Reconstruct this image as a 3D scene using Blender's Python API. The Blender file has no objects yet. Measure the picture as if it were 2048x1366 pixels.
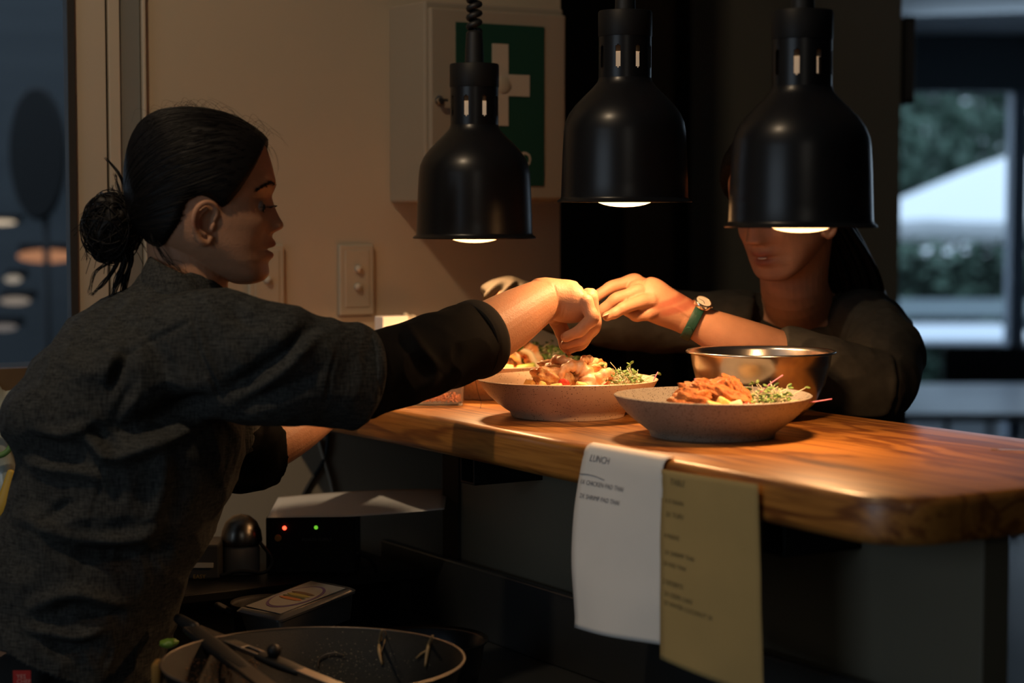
import bpy, bmesh, math, random
import numpy as np
from mathutils import Vector, Matrix, Quaternion, noise
from mathutils.bvhtree import BVHTree

S = bpy.context.scene
C = S.collection
rnd = random.Random(7)
nrng = np.random.RandomState(5)
PI = math.pi
R = math.radians

# ------------------------------------------------------------------ camera
FPX = 70.0 / 36.0 * 2048
PITCH = R(3.85)
CAM = Vector((0, 0, 1.5))
cd = bpy.data.cameras.new('camera')
cam = bpy.data.objects.new('camera', cd)
C.objects.link(cam)
cam.location = CAM
cam.rotation_euler = (PI / 2 - PITCH, 0, 0)
cd.lens = 70
cd.sensor_width = 36
cd.clip_start = 0.05
cd.dof.use_dof = True
cd.dof.focus_distance = 2.80
cd.dof.aperture_fstop = 2.8
S.camera = cam
S.view_settings.view_transform = 'Standard'
S.view_settings.look = 'None'
S.view_settings.gamma = 1
S.view_settings.use_curve_mapping = False
S.view_settings.exposure = 0.0

# ------------------------------------------------------------------ daylight outside the windows
w = bpy.data.worlds.new('world')
S.world = w
w.use_nodes = True
w.node_tree.nodes['Background'].inputs[0].default_value = (0.62, 0.80, 1.0, 1)
w.node_tree.nodes['Background'].inputs[1].default_value = 1.5

def area(name, loc, target, size, power, col, spread=180):
    ld = bpy.data.lights.new(name, 'AREA')
    ld.shape = 'SQUARE'
    ld.size = size
    ld.energy = power
    ld.color = col
    ld.spread = R(spread)
    o = bpy.data.objects.new(name, ld)
    C.objects.link(o)
    o.location = loc
    d = Vector(target) - Vector(loc)
    o.rotation_euler = d.to_track_quat('-Z', 'Y').to_euler()
    return o

# ceiling downlight of the kitchen (warm) and an unseen cool fill lamp added left of the camera
area('ceiling_downlight', (-0.75, 1.75, 2.95), (-0.45, 3.2, 1.3), 0.10, 6.5, (1.0, 0.74, 0.47), 120)
area('kitchen_cool_fill', (-2.5, -0.1, 1.55), (0.1, 2.6, 1.0), 1.6, 14.0, (0.70, 0.85, 1.0))
area('kitchen_low_fill', (0.35, -1.2, 2.3), (-0.25, 3.2, 0.95), 0.8, 2.4, (1.0, 0.90, 0.76))  # added fill lamp, brightens the cook's shirt and the wall under the counter
area('dining_window_light', (2.2, 8.0, 2.1), (0.6, 3.0, 1.0), 1.2, 5.0, (0.6, 0.8, 1.0))
BULB = 6.5
LAMP_W = 10.0

# ------------------------------------------------------------------ layout helpers
def at(px, py, Y):
    x = (px - 1024) / FPX
    y = (683 - py) / FPX
    d = Vector((x, math.cos(PITCH) + y * math.sin(PITCH), -math.sin(PITCH) + y * math.cos(PITCH)))
    return CAM + d * (Y / d.y)

O = Vector((-0.02, 2.684, 0))
U = Vector((-0.526, 0.850, 0)).normalized()       # along the counter, away from the viewer
V = Vector((0.850, 0.526, 0)).normalized()        # across the counter, to the diners' side
def uv(u, v, z):
    return O + U * u + V * v + Vector((0, 0, z))
TOP = 1.20
BENCH = 0.85
ROTU = math.atan2(V.y, V.x)                        # local x -> V, local y -> U

# ------------------------------------------------------------------ mesh helpers
class MB:
    def __init__(s):
        s.v = []; s.f = []; s.m = []
    def add(s, vs, fs, mi=0):
        n = len(s.v)
        s.v.extend([tuple(p) for p in vs])
        s.f.extend([tuple(i + n for i in f) for f in fs])
        s.m.extend([mi] * len(fs))
        return s

def empty(name, loc, label=None, cat=None, group=None, rotz=0):
    o = bpy.data.objects.new(name, None)
    C.objects.link(o)
    o.location = loc
    o.rotation_euler = (0, 0, rotz)
    o.empty_display_size = 0.05
    tag(o, label, cat, group)
    bpy.context.view_layer.update()
    return o

def tag(o, label=None, cat=None, group=None, kind=None):
    if label: o['label'] = label
    if cat: o['category'] = cat
    if group: o['group'] = group
    if kind: o['kind'] = kind
    return o

def wmat(o):
    m = Matrix.Translation(o.location) @ o.rotation_euler.to_matrix().to_4x4()
    return (wmat(o.parent) @ m) if o.parent else m

def obj(name, mb, mat, parent=None, local=False, smooth=True, angle=None, bevel=0, seg=2, sub=0, origin=None):
    """one mesh object; coordinates are world ones unless local"""
    me = bpy.data.meshes.new(name)
    vs, fs = (mb.v, mb.f) if isinstance(mb, MB) else mb
    off = Vector((0, 0, 0))
    if parent is not None and not local:
        inv = wmat(parent).inverted()
        vs = [inv @ Vector(p) for p in vs]
    elif parent is None and not local:
        a = np.array([tuple(p) for p in vs])
        if origin is None:
            origin = ((a[:, 0].min() + a[:, 0].max()) / 2, (a[:, 1].min() + a[:, 1].max()) / 2, a[:, 2].min())
        off = Vector(origin)
        vs = [Vector(p) - off for p in vs]
    me.from_pydata([tuple(p) for p in vs], [], fs)
    mats = mat if isinstance(mat, (list, tuple)) else [mat]
    for m in mats: me.materials.append(m)
    if isinstance(mb, MB) and len(mats) > 1:
        me.polygons.foreach_set('material_index', mb.m)
    me.update()
    if smooth:
        me.polygons.foreach_set('use_smooth', [True] * len(me.polygons))
        if angle is not None:
            me.set_sharp_from_angle(angle=R(angle))
    o = bpy.data.objects.new(name, me)
    C.objects.link(o)
    o.location = off
    if parent is not None: o.parent = parent
    if bevel:
        b = o.modifiers.new('bevel', 'BEVEL'); b.width = bevel; b.segments = seg; b.limit_method = 'ANGLE'; b.angle_limit = R(40)
        b.harden_normals = False
    if sub:
        s_ = o.modifiers.new('sub', 'SUBSURF'); s_.levels = sub; s_.render_levels = sub
    return o

def struct(name, mb, mat, **k):
    o = obj(name, mb, mat, **k)
    o['kind'] = 'structure'
    return o

def box(c, ax, ay, az, sx, sy, sz):
    """box centred at c with half axes"""
    c = Vector(c); ax = Vector(ax) * sx / 2; ay = Vector(ay) * sy / 2; az = Vector(az) * sz / 2
    vs = [c + ax * i + ay * j + az * k for k in (-1, 1) for j in (-1, 1) for i in (-1, 1)]
    fs = [(0, 2, 3, 1), (4, 5, 7, 6), (0, 1, 5, 4), (2, 6, 7, 3), (1, 3, 7, 5), (0, 4, 6, 2)]
    return vs, fs
EX, EY, EZ = Vector((1, 0, 0)), Vector((0, 1, 0)), Vector((0, 0, 1))
def boxuv(u0, u1, v0, v1, z0, z1):
    return box(uv((u0 + u1) / 2, (v0 + v1) / 2, (z0 + z1) / 2), V, U, EZ, v1 - v0, u1 - u0, z1 - z0)
def boxxyz(x0, x1, y0, y1, z0, z1):
    return box(((x0 + x1) / 2, (y0 + y1) / 2, (z0 + z1) / 2), EX, EY, EZ, x1 - x0, y1 - y0, z1 - z0)

def lathe(prof, n=48, c=(0, 0, 0), close=False):
    """profile (r, z) revolved about z"""
    vs = []; fs = []
    for r, z in prof:
        for i in range(n):
            a = 2 * PI * i / n
            vs.append((c[0] + r * math.cos(a), c[1] + r * math.sin(a), c[2] + z))
    m = len(prof)
    for j in range(m - 1 + (1 if close else 0)):
        for i in range(n):
            k = (i + 1) % n; j2 = (j + 1) % m
            fs.append((j * n + i, j * n + k, j2 * n + k, j2 * n + i))
    if not close:
        if prof[0][0] > 1e-5: fs.append(tuple(range(n))[::-1])
        if prof[-1][0] > 1e-5: fs.append(tuple((m - 1) * n + i for i in range(n)))
    return vs, fs

def cr(pts, n):
    """Catmull-Rom through points of any dimension, n samples per span"""
    P = [np.array(p, float) for p in pts]
    P = [2 * P[0] - P[1]] + P + [2 * P[-1] - P[-2]]
    out = []
    for i in range(1, len(P) - 2):
        for k in range(n):
            t = k / n
            a, b, c, d = P[i - 1], P[i], P[i + 1], P[i + 2]
            out.append(0.5 * ((2 * b) + (-a + c) * t + (2 * a - 5 * b + 4 * c - d) * t * t + (-a + 3 * b - 3 * c + d) * t ** 3))
    out.append(P[-2])
    return out

def loft(rows, n=16, sub=4, up=(0, 1, 0), capround=True, pw=2.0):
    """rows: (x,y,z, ra, rb): ra across (perpendicular to up), rb along up; smooth path, closed rounded ends"""
    rows = [tuple(r) if len(r) == 5 else tuple(r) + (r[3],) for r in rows]
    q = cr(rows, sub) if sub > 1 else [np.array(r, float) for r in rows]
    P = [Vector(r[:3]) for r in q]
    ra = [max(1e-5, r[3]) for r in q]; rb = [max(1e-5, r[4]) for r in q]
    N = len(P)
    T = [((P[min(i + 1, N - 1)] - P[max(i - 1, 0)]).normalized()) for i in range(N)]
    if capround:
        e0, e1 = (ra[0] + rb[0]) / 2, (ra[-1] + rb[-1]) / 2
        pre = [(P[0] - T[0] * e0 * math.sin(a), math.cos(a)) for a in (R(85), R(60), R(30))]
        post = [(P[-1] + T[-1] * e1 * math.sin(a), math.cos(a)) for a in (R(30), R(60), R(85))]
        ra = [ra[0] * s for _, s in pre] + ra + [ra[-1] * s for _, s in post]
        rb = [rb[0] * s for _, s in pre] + rb + [rb[-1] * s for _, s in post]
        P = [p for p, _ in pre] + P + [p for p, _ in post]
        T = [T[0]] * 3 + T + [T[-1]] * 3
        N = len(P)
    up = Vector(up)
    vs = []; fs = []
    for i in range(N):
        t = T[i]
        b = (up - t * up.dot(t))
        if b.length < 1e-3: b = Vector((0, 0, 1)) - t * t.z
        b.normalize(); a = t.cross(b)
        for k in range(n):
            th = 2 * PI * k / n
            c_, s_ = math.cos(th), math.sin(th)
            if pw != 2.0:
                c_ = math.copysign(abs(c_) ** (2 / pw), c_); s_ = math.copysign(abs(s_) ** (2 / pw), s_)
            vs.append(P[i] + a * ra[i] * c_ + b * rb[i] * s_)
    for i in range(N - 1):
        for k in range(n):
            k2 = (k + 1) % n
            fs.append((i * n + k, i * n + k2, (i + 1) * n + k2, (i + 1) * n + k))
    fs.append(tuple(range(n))[::-1]); fs.append(tuple((N - 1) * n + k for k in range(n)))
    return vs, fs

def tube(pts, r, n=6, sub=1, up=(0, 0.3, 1)):
    rows = []
    for i, p in enumerate(pts):
        rr = r[i] if isinstance(r, (list, tuple)) else r
        rows.append((p[0], p[1], p[2], rr, rr))
    return loft(rows, n, sub, up, capround=False)

def blob(c, sx, sy, sz, amp=0.0, freq=1.0, sub=3, rot=None, seed=0.0):
    bm = bmesh.new()
    bmesh.ops.create_icosphere(bm, subdivisions=sub, radius=1)
    vs = []
    for v in bm.verts:
        p = v.co.copy()
        d = 1 + amp * noise.noise(p * freq + Vector((seed, seed * 1.7, -seed)))
        p = Vector((p.x * sx * d, p.y * sy * d, p.z * sz * d))
        if rot is not None: p = rot @ p
        vs.append(p + Vector(c))
    fs = [tuple(v.index for v in f.verts) for f in bm.faces]
    bm.free()
    return vs, fs

def remesh(mb, voxel, smooth=3, name='tmp'):
    me = bpy.data.meshes.new(name)
    me.from_pydata([tuple(p) for p in mb.v], [], mb.f)
    bm = bmesh.new(); bm.from_mesh(me); bmesh.ops.recalc_face_normals(bm, faces=bm.faces); bm.to_mesh(me); bm.free()
    o = bpy.data.objects.new(name, me); C.objects.link(o)
    m = o.modifiers.new('r', 'REMESH'); m.mode = 'VOXEL'; m.voxel_size = voxel; m.adaptivity = 0
    if smooth:
        s_ = o.modifiers.new('s', 'SMOOTH'); s_.factor = 0.5; s_.iterations = smooth
    dg = bpy.context.evaluated_depsgraph_get(); dg.update()
    ev = o.evaluated_get(dg)
    e = ev.to_mesh()
    n = len(e.vertices)
    co = np.empty(n * 3); e.vertices.foreach_get('co', co)
    no = np.empty(n * 3); e.vertices.foreach_get('normal', no)
    fs = [tuple(p.vertices) for p in e.polygons]
    ev.to_mesh_clear()
    bpy.data.objects.remove(o); bpy.data.meshes.remove(me)
    return co.reshape(-1, 3), no.reshape(-1, 3), fs

def npmesh(co, fs):
    m = MB(); m.v = [tuple(p) for p in co]; m.f = fs; m.m = [0] * len(fs)
    return m

# ------------------------------------------------------------------ materials
def mat(name, col, rough=0.6, metal=0.0, noise_col=None, nscale=20, namt=0.5, bump=0.0, bscale=60, spec=0.5,
        sss=0.0, coat=0.0, coatr=0.1, emit=None, estr=0.0, trans=0.0, ior=1.45, alpha=1.0, stretch=None, speck=None, speckscale=300, specksize=0.12,
        sheen=0.0, detail=4):
    m = bpy.data.materials.new(name); m.use_nodes = True
    nt = m.node_tree; b = nt.nodes['Principled BSDF']
    b.inputs['Base Color'].default_value = (*col, 1)
    b.inputs['Roughness'].default_value = rough
    b.inputs['Metallic'].default_value = metal
    b.inputs['Specular IOR Level'].default_value = spec
    b.inputs['IOR'].default_value = ior
    if sss:
        b.inputs['Subsurface Weight'].default_value = sss
        b.inputs['Subsurface Radius'].default_value = (0.012, 0.004, 0.002)
        b.inputs['Subsurface Scale'].default_value = 1.0
    if coat:
        b.inputs['Coat Weight'].default_value = coat; b.inputs['Coat Roughness'].default_value = coatr
    if sheen: b.inputs['Sheen Weight'].default_value = sheen
    if trans: b.inputs['Transmission Weight'].default_value = trans
    if alpha < 1: b.inputs['Alpha'].default_value = alpha
    if emit:
        b.inputs['Emission Color'].default_value = (*emit, 1); b.inputs['Emission Strength'].default_value = estr
    tc = nt.nodes.new('ShaderNodeTexCoord')
    src = tc.outputs['Object']
    if stretch:
        mp = nt.nodes.new('ShaderNodeMapping'); mp.inputs['Scale'].default_value = stretch
        nt.links.new(src, mp.inputs[0]); src = mp.outputs[0]
    last = None
    if noise_col:
        n = nt.nodes.new('ShaderNodeTexNoise'); n.inputs['Scale'].default_value = nscale; n.inputs['Detail'].default_value = detail
        nt.links.new(src, n.inputs['Vector'])
        rp = nt.nodes.new('ShaderNodeValToRGB'); rp.color_ramp.elements[0].position = 0.5 - namt / 2; rp.color_ramp.elements[1].position = 0.5 + namt / 2
        rp.color_ramp.elements[0].color = (*col, 1); rp.color_ramp.elements[1].color = (*noise_col, 1)
        nt.links.new(n.outputs['Fac'], rp.inputs[0]); last = rp.outputs[0]
    if speck:
        vo = nt.nodes.new('ShaderNodeTexVoronoi'); vo.inputs['Scale'].default_value = speckscale
        nt.links.new(tc.outputs['Object'], vo.inputs['Vector'])
        lt = nt.nodes.new('ShaderNodeMath'); lt.operation = 'LESS_THAN'
        n2 = nt.nodes.new('ShaderNodeTexNoise'); n2.inputs['Scale'].default_value = speckscale * 0.35
        nt.links.new(tc.outputs['Object'], n2.inputs['Vector'])
        ml = nt.nodes.new('ShaderNodeMath'); ml.operation = 'MULTIPLY'; ml.inputs[1].default_value = specksize * 2
        nt.links.new(n2.outputs['Fac'], ml.inputs[0])
        nt.links.new(vo.outputs['Distance'], lt.inputs[0]); nt.links.new(ml.outputs[0], lt.inputs[1])
        mx = nt.nodes.new('ShaderNodeMix'); mx.data_type = 'RGBA'
        mx.inputs[6].default_value = (*col, 1); mx.inputs[7].default_value = (*speck, 1)
        if last: nt.links.new(last, mx.inputs[6])
        nt.links.new(lt.outputs[0], mx.inputs[0]); last = mx.outputs[2]
    if last: nt.links.new(last, b.inputs['Base Color'])
    if bump:
        n3 = nt.nodes.new('ShaderNodeTexNoise'); n3.inputs['Scale'].default_value = bscale; n3.inputs['Detail'].default_value = 5
        nt.links.new(src, n3.inputs['Vector'])
        bp = nt.nodes.new('ShaderNodeBump'); bp.inputs['Strength'].default_value = bump; bp.inputs['Distance'].default_value = 0.002
        nt.links.new(n3.outputs['Fac'], bp.inputs['Height']); nt.links.new(bp.outputs[0], b.inputs['Normal'])
    return m

def emat(name, col, s):
    m = bpy.data.materials.new(name); m.use_nodes = True
    nt = m.node_tree; nt.nodes.clear()
    e = nt.nodes.new('ShaderNodeEmission'); e.inputs[0].default_value = (*col, 1); e.inputs[1].default_value = s
    o = nt.nodes.new('ShaderNodeOutputMaterial'); nt.links.new(e.outputs[0], o.inputs[0])
    return m

def wood_mat():
    m = bpy.data.materials.new('varnished_wood'); m.use_nodes = True
    nt = m.node_tree; b = nt.nodes['Principled BSDF']; L = nt.links.new; N = nt.nodes.new
    tc = N('ShaderNodeTexCoord')
    mp = N('ShaderNodeMapping'); mp.inputs['Scale'].default_value = (9.0, 0.9, 9.0)     # local y runs along the counter
    L(tc.outputs['Object'], mp.inputs[0])
    n1 = N('ShaderNodeTexNoise'); n1.inputs['Scale'].default_value = 1.6; n1.inputs['Detail'].default_value = 3; n1.inputs['Distortion'].default_value = 0.9
    L(mp.outputs[0], n1.inputs['Vector'])
    wv = N('ShaderNodeMath'); wv.operation = 'MULTIPLY'; wv.inputs[1].default_value = 34
    L(n1.outputs['Fac'], wv.inputs[0])
    sn = N('ShaderNodeMath'); sn.operation = 'SINE'; L(wv.outputs[0], sn.inputs[0])
    mr = N('ShaderNodeMapRange'); mr.inputs[1].default_value = -1; mr.inputs[2].default_value = 1
    L(sn.outputs[0], mr.inputs[0])
    mp2 = N('ShaderNodeMapping'); mp2.inputs['Scale'].default_value = (260, 9, 260)
    L(tc.outputs['Object'], mp2.inputs[0])
    n2 = N('ShaderNodeTexNoise'); n2.inputs['Scale'].default_value = 1; n2.inputs['Detail'].default_value = 4
    L(mp2.outputs[0], n2.inputs['Vector'])
    r1 = N('ShaderNodeValToRGB')
    r1.color_ramp.elements[0].color = (0.20, 0.066, 0.012, 1); r1.color_ramp.elements[1].color = (0.42, 0.175, 0.033, 1)
    r1.color_ramp.elements[0].position = 0.0; r1.color_ramp.elements[1].position = 0.55
    L(mr.outputs[0], r1.inputs[0])
    r2 = N('ShaderNodeValToRGB'); r2.color_ramp.elements[0].position = 0.35; r2.color_ramp.elements[1].position = 0.62
    r2.color_ramp.elements[0].color = (0.62, 0.55, 0.5, 1); r2.color_ramp.elements[1].color = (1, 1, 1, 1)
    L(n2.outputs['Fac'], r2.inputs[0])
    mx = N('ShaderNodeMix'); mx.data_type = 'RGBA'; mx.blend_type = 'MULTIPLY'; mx.inputs[0].default_value = 0.8
    L(r1.outputs[0], mx.inputs[6]); L(r2.outputs[0], mx.inputs[7])
    # darker knots and heart streaks
    mp3 = N('ShaderNodeMapping'); mp3.inputs['Scale'].default_value = (7.5, 2.6, 7.5); mp3.inputs['Location'].default_value = (0.3, 1.2, 0)
    L(tc.outputs['Object'], mp3.inputs[0])
    n3 = N('ShaderNodeTexNoise'); n3.inputs['Scale'].default_value = 1.1; n3.inputs['Detail'].default_value = 4; n3.inputs['Distortion'].default_value = 1.4
    L(mp3.outputs[0], n3.inputs['Vector'])
    r3 = N('ShaderNodeValToRGB'); r3.color_ramp.elements[0].position = 0.60; r3.color_ramp.elements[1].position = 0.74
    r3.color_ramp.elements[0].color = (1, 1, 1, 1); r3.color_ramp.elements[1].color = (0.25, 0.17, 0.12, 1)
    L(n3.outputs['Fac'], r3.inputs[0])
    mx2 = N('ShaderNodeMix'); mx2.data_type = 'RGBA'; mx2.blend_type = 'MULTIPLY'; mx2.inputs[0].default_value = 0.9
    L(mx.outputs[2], mx2.inputs[6]); L(r3.outputs[0], mx2.inputs[7])
    L(mx2.outputs[2], b.inputs['Base Color'])
    b.inputs['Roughness'].default_value = 0.42
    b.inputs['Coat Weight'].default_value = 0.35; b.inputs['Coat Roughness'].default_value = 0.27
    bp = N('ShaderNodeBump'); bp.inputs['Strength'].default_value = 0.12; bp.inputs['Distance'].default_value = 0.001
    L(n2.outputs['Fac'], bp.inputs['Height']); L(bp.outputs[0], b.inputs['Normal'])
    return m

def denim_mat(name, dark, light, sc=1.0):
    """slubby chambray: stretched noise both ways"""
    m = bpy.data.materials.new(name); m.use_nodes = True
    nt = m.node_tree; b = nt.nodes['Principled BSDF']; L = nt.links.new; N = nt.nodes.new
    tc = N('ShaderNodeTexCoord'); facs = []
    for s3 in ((70, 70, 520), (480, 400, 60)):
        mp = N('ShaderNodeMapping'); mp.inputs['Scale'].default_value = tuple(x * sc for x in s3)
        mp.inputs['Rotation'].default_value = (0, R(9), 0)
        L(tc.outputs['Object'], mp.inputs[0])
        n = N('ShaderNodeTexNoise'); n.inputs['Scale'].default_value = 1; n.inputs['Detail'].default_value = 3
        L(mp.outputs[0], n.inputs['Vector']); facs.append(n.outputs['Fac'])
    ad = N('ShaderNodeMath'); ad.operation = 'ADD'; L(facs[0], ad.inputs[0]); L(facs[1], ad.inputs[1])
    mr = N('ShaderNodeMapRange'); mr.inputs[1].default_value = 0.72; mr.inputs[2].default_value = 1.36
    L(ad.outputs[0], mr.inputs[0])
    mx = N('ShaderNodeMix'); mx.data_type = 'RGBA'; mx.inputs[6].default_value = (*dark, 1); mx.inputs[7].default_value = (*light, 1)
    L(mr.outputs[0], mx.inputs[0]); L(mx.outputs[2], b.inputs['Base Color'])
    b.inputs['Roughness'].default_value = 0.9; b.inputs['Specular IOR Level'].default_value = 0.2
    n4 = N('ShaderNodeTexNoise'); n4.inputs['Scale'].default_value = 26; n4.inputs['Detail'].default_value = 4
    L(tc.outputs['Object'], n4.inputs['Vector'])
    bp0 = N('ShaderNodeBump'); bp0.inputs['Strength'].default_value = 0.5; bp0.inputs['Distance'].default_value = 0.008
    L(n4.outputs['Fac'], bp0.inputs['Height'])
    bp = N('ShaderNodeBump'); bp.inputs['Strength'].default_value = 0.35; bp.inputs['Distance'].default_value = 0.0015
    L(ad.outputs[0], bp.inputs['Height']); L(bp0.outputs[0], bp.inputs['Normal']); L(bp.outputs[0], b.inputs['Normal'])
    return m

def skin_mat(name, col):
    m = mat(name, col, rough=0.52, sss=0.12, bump=0.25, bscale=420, spec=0.35)
    nt = m.node_tree; b = nt.nodes['Principled BSDF']
    at_ = nt.nodes.new('ShaderNodeAttribute'); at_.attribute_name = 'tint'
    n = nt.nodes.new('ShaderNodeTexNoise'); n.inputs['Scale'].default_value = 55; n.inputs['Detail'].default_value = 4
    tc = nt.nodes.new('ShaderNodeTexCoord'); nt.links.new(tc.outputs['Object'], n.inputs['Vector'])
    mr = nt.nodes.new('ShaderNodeMapRange'); mr.inputs[3].default_value = 0.84; mr.inputs[4].default_value = 1.14
    nt.links.new(n.outputs['Fac'], mr.inputs[0])
    mx = nt.nodes.new('ShaderNodeMix'); mx.data_type = 'RGBA'; mx.blend_type = 'MULTIPLY'; mx.inputs[0].default_value = 1
    mx.inputs[6].default_value = (*col, 1); nt.links.new(mr.outputs[0], mx.inputs[7])
    mx2 = nt.nodes.new('ShaderNodeMix'); mx2.data_type = 'RGBA'; mx2.inputs[7].default_value = (col[0] * 0.72, col[1] * 0.40, col[2] * 0.42, 1)
    nt.links.new(mx.outputs[2], mx2.inputs[6]); nt.links.new(at_.outputs['Fac'], mx2.inputs[0])
    nt.links.new(mx2.outputs[2], b.inputs['Base Color'])
    return m

M = dict(
    wall=mat('cream_paint', (0.36, 0.295, 0.21), 0.75, bump=0.1, bscale=120),
    trim=mat('cream_gloss', (0.38, 0.325, 0.25), 0.5),
    groove=mat('dark_gasket', (0.02, 0.018, 0.016), 0.6),
    alu=mat('grey_aluminium', (0.20, 0.20, 0.18), 0.45, 0.3),
    darkwall=mat('charcoal_paint', (0.055, 0.055, 0.046), 0.7, noise_col=(0.070, 0.068, 0.056), nscale=3),
    blackwall=mat('black_paint', (0.008, 0.007, 0.006), 0.7),
    brownpanel=mat('dark_stained_wood', (0.085, 0.050, 0.024), 0.6, noise_col=(0.13, 0.08, 0.036), nscale=3, stretch=(6, 6, 1)),
    beam=mat('grey_blue_beam', (0.12, 0.15, 0.17), 0.6),
    ceil=mat('white_ceiling', (0.62, 0.66, 0.70), 0.8),
    floor=mat('dark_tiles', (0.035, 0.035, 0.034), 0.5, noise_col=(0.05, 0.05, 0.048), nscale=5),
    wood=wood_mat(),
    black=mat('black_metal_paint', (0.006, 0.006, 0.007), 0.34, spec=0.35, coat=0.15, coatr=0.25),
    blackm=mat('matte_black_plastic', (0.008, 0.008, 0.0085), 0.5, spec=0.25),
    rubber=mat('black_rubber', (0.010, 0.010, 0.010), 0.5),
    inner=mat('pale_shade_inside', (0.55, 0.50, 0.42), 0.45),
    ceram=mat('cream_ceramic_socket', (0.75, 0.66, 0.50), 0.5),
    glassb=mat('frosted_bulb_glass', (0.8, 0.75, 0.65), 0.3, emit=(1.0, 0.68, 0.42), estr=0.28),
    bulb=emat('glowing_bulb_face', (1.0, 0.50, 0.19), BULB),
    steel=mat('brushed_steel', (0.62, 0.59, 0.54), 0.24, 1.0, bump=0.05, bscale=90),
    bench=mat('bench_steel', (0.10, 0.115, 0.125), 0.36, 0.85, noise_col=(0.14, 0.15, 0.16), nscale=4),
    panel=mat('dark_grey_panel', (0.12, 0.11, 0.078), 0.55, noise_col=(0.135, 0.125, 0.09), nscale=2),
    beige=mat('speckled_beige_stoneware', (0.66, 0.47, 0.31), 0.42, noise_col=(0.58, 0.40, 0.26), nscale=9, speck=(0.16, 0.08, 0.04), speckscale=270, specksize=0.19, coat=0.25, coatr=0.3),
    grey=mat('speckled_grey_stoneware', (0.30, 0.27, 0.225), 0.5, noise_col=(0.25, 0.22, 0.18), nscale=9, speck=(0.07, 0.055, 0.045), speckscale=420, specksize=0.26, coat=0.15, coatr=0.35),
    paper=mat('white_paper', (0.82, 0.79, 0.75), 0.85, noise_col=(0.76, 0.74, 0.70), nscale=12, bump=0.15, bscale=14),
    ypaper=mat('yellow_paper', (0.44, 0.31, 0.12), 0.85, noise_col=(0.38, 0.27, 0.105), nscale=10, bump=0.2, bscale=12),
    ink=mat('pencil_ink', (0.20, 0.19, 0.21), 0.8),
    yink=mat('faint_pencil', (0.17, 0.13, 0.06), 0.8),
    wok=mat('nonstick_black', (0.006, 0.006, 0.0055), 0.42, noise_col=(0.010, 0.0095, 0.008), nscale=200, bump=0.5, bscale=900, spec=0.3),
    wokrim=mat('worn_wok_rim', (0.16, 0.14, 0.12), 0.35, 0.9),
    darksteel=mat('dark_steel_bowl', (0.035, 0.037, 0.04), 0.30, 0.8),
    cab=mat('cream_cabinet_enamel', (0.25, 0.205, 0.15), 0.5),
    green=mat('green_first_aid_sign', (0.006, 0.038, 0.024), 0.5),
    white=mat('white_sign_paint', (0.36, 0.31, 0.24), 0.6),
    plate=mat('switch_plate_plastic', (0.33, 0.285, 0.21), 0.4),
    red=emat('red_led_glow', (1.0, 0.05, 0.02), 5.0),
    gled=emat('green_led_glow', (0.25, 0.9, 0.05), 0.6),
    orange=mat('orange_sticker', (0.45, 0.22, 0.04), 0.6),
    clear=mat('clear_plastic', (0.9, 0.88, 0.85), 0.12, trans=0.92, ior=1.2),
    pane=mat('window_glass', (0.9, 0.95, 1.0), 0.02, trans=1.0, ior=1.05),
    skin=skin_mat('warm_skin', (0.41, 0.205, 0.115)),
    skin2=skin_mat('light_skin', (0.42, 0.21, 0.12)),
    nail=mat('fingernail', (0.66, 0.40, 0.30), 0.3),
    hair=mat('black_hair', (0.005, 0.0038, 0.0032), 0.5, spec=0.2),
    eyew=mat('eye_white', (0.28, 0.21, 0.17), 0.2), iris=mat('dark_iris', (0.02, 0.012, 0.01), 0.1),
    shirt=denim_mat('charcoal_chambray', (0.010, 0.0105, 0.011), (0.054, 0.055, 0.050)),
    knit=mat('black_jersey', (0.0035, 0.0035, 0.0035), 0.95, spec=0.08, noise_col=(0.006, 0.0057, 0.0055), nscale=160),
    tee=mat('charcoal_jersey', (0.036, 0.033, 0.027), 0.95, spec=0.15, noise_col=(0.048, 0.044, 0.036), nscale=90),
    pants=mat('black_cotton', (0.008, 0.008, 0.008), 0.9),
    redtag=mat('red_label', (0.30, 0.012, 0.010), 0.7),
    strap=mat('green_leather', (0.006, 0.045, 0.030), 0.5, bump=0.3, bscale=300),
    chrome=mat('watch_metal', (0.75, 0.66, 0.52), 0.18, 1.0),
    dial=mat('pale_dial', (0.6, 0.56, 0.48), 0.3),
)
print('materials ok')
# ------------------------------------------------------------------ the setting
WU = 0.70
mb = MB()
mb.add(*boxuv(WU, WU + 0.025, -0.345, 0.558, 0.0, 2.9))
struct('wall_back', mb, M['wall'], smooth=False)
# frame mouldings beside the window: raised boards with a dark joint and an aluminium channel
def pxs(px, u=WU):
    k = (px - 1024) / FPX
    a = O + U * u
    return (k * a.y - a.x) / (V.x - k * V.y)
def vstrip(name, pa, pb, d, m, z0=1.0, z1=2.9, base=0.0):
    b_ = MB(); b_.add(*boxuv(WU - d, WU - base, pxs(pa), pxs(pb), z0, z1))
    struct(name, b_, m, smooth=False, bevel=0.001)
vstrip('trim_1', 148, 212, 0.012, M['trim'])
vstrip('trim_2', 212, 218, 0.004, M['groove'])
vstrip('trim_3', 218, 240, 0.012, M['trim'])
vstrip('trim_4', 240, 283, 0.006, M['alu'])
vstrip('trim_5', 286, 292, 0.012, M['trim'])
vstrip('trim_6', 133, 148, 0.02, M['groove'])
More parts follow.
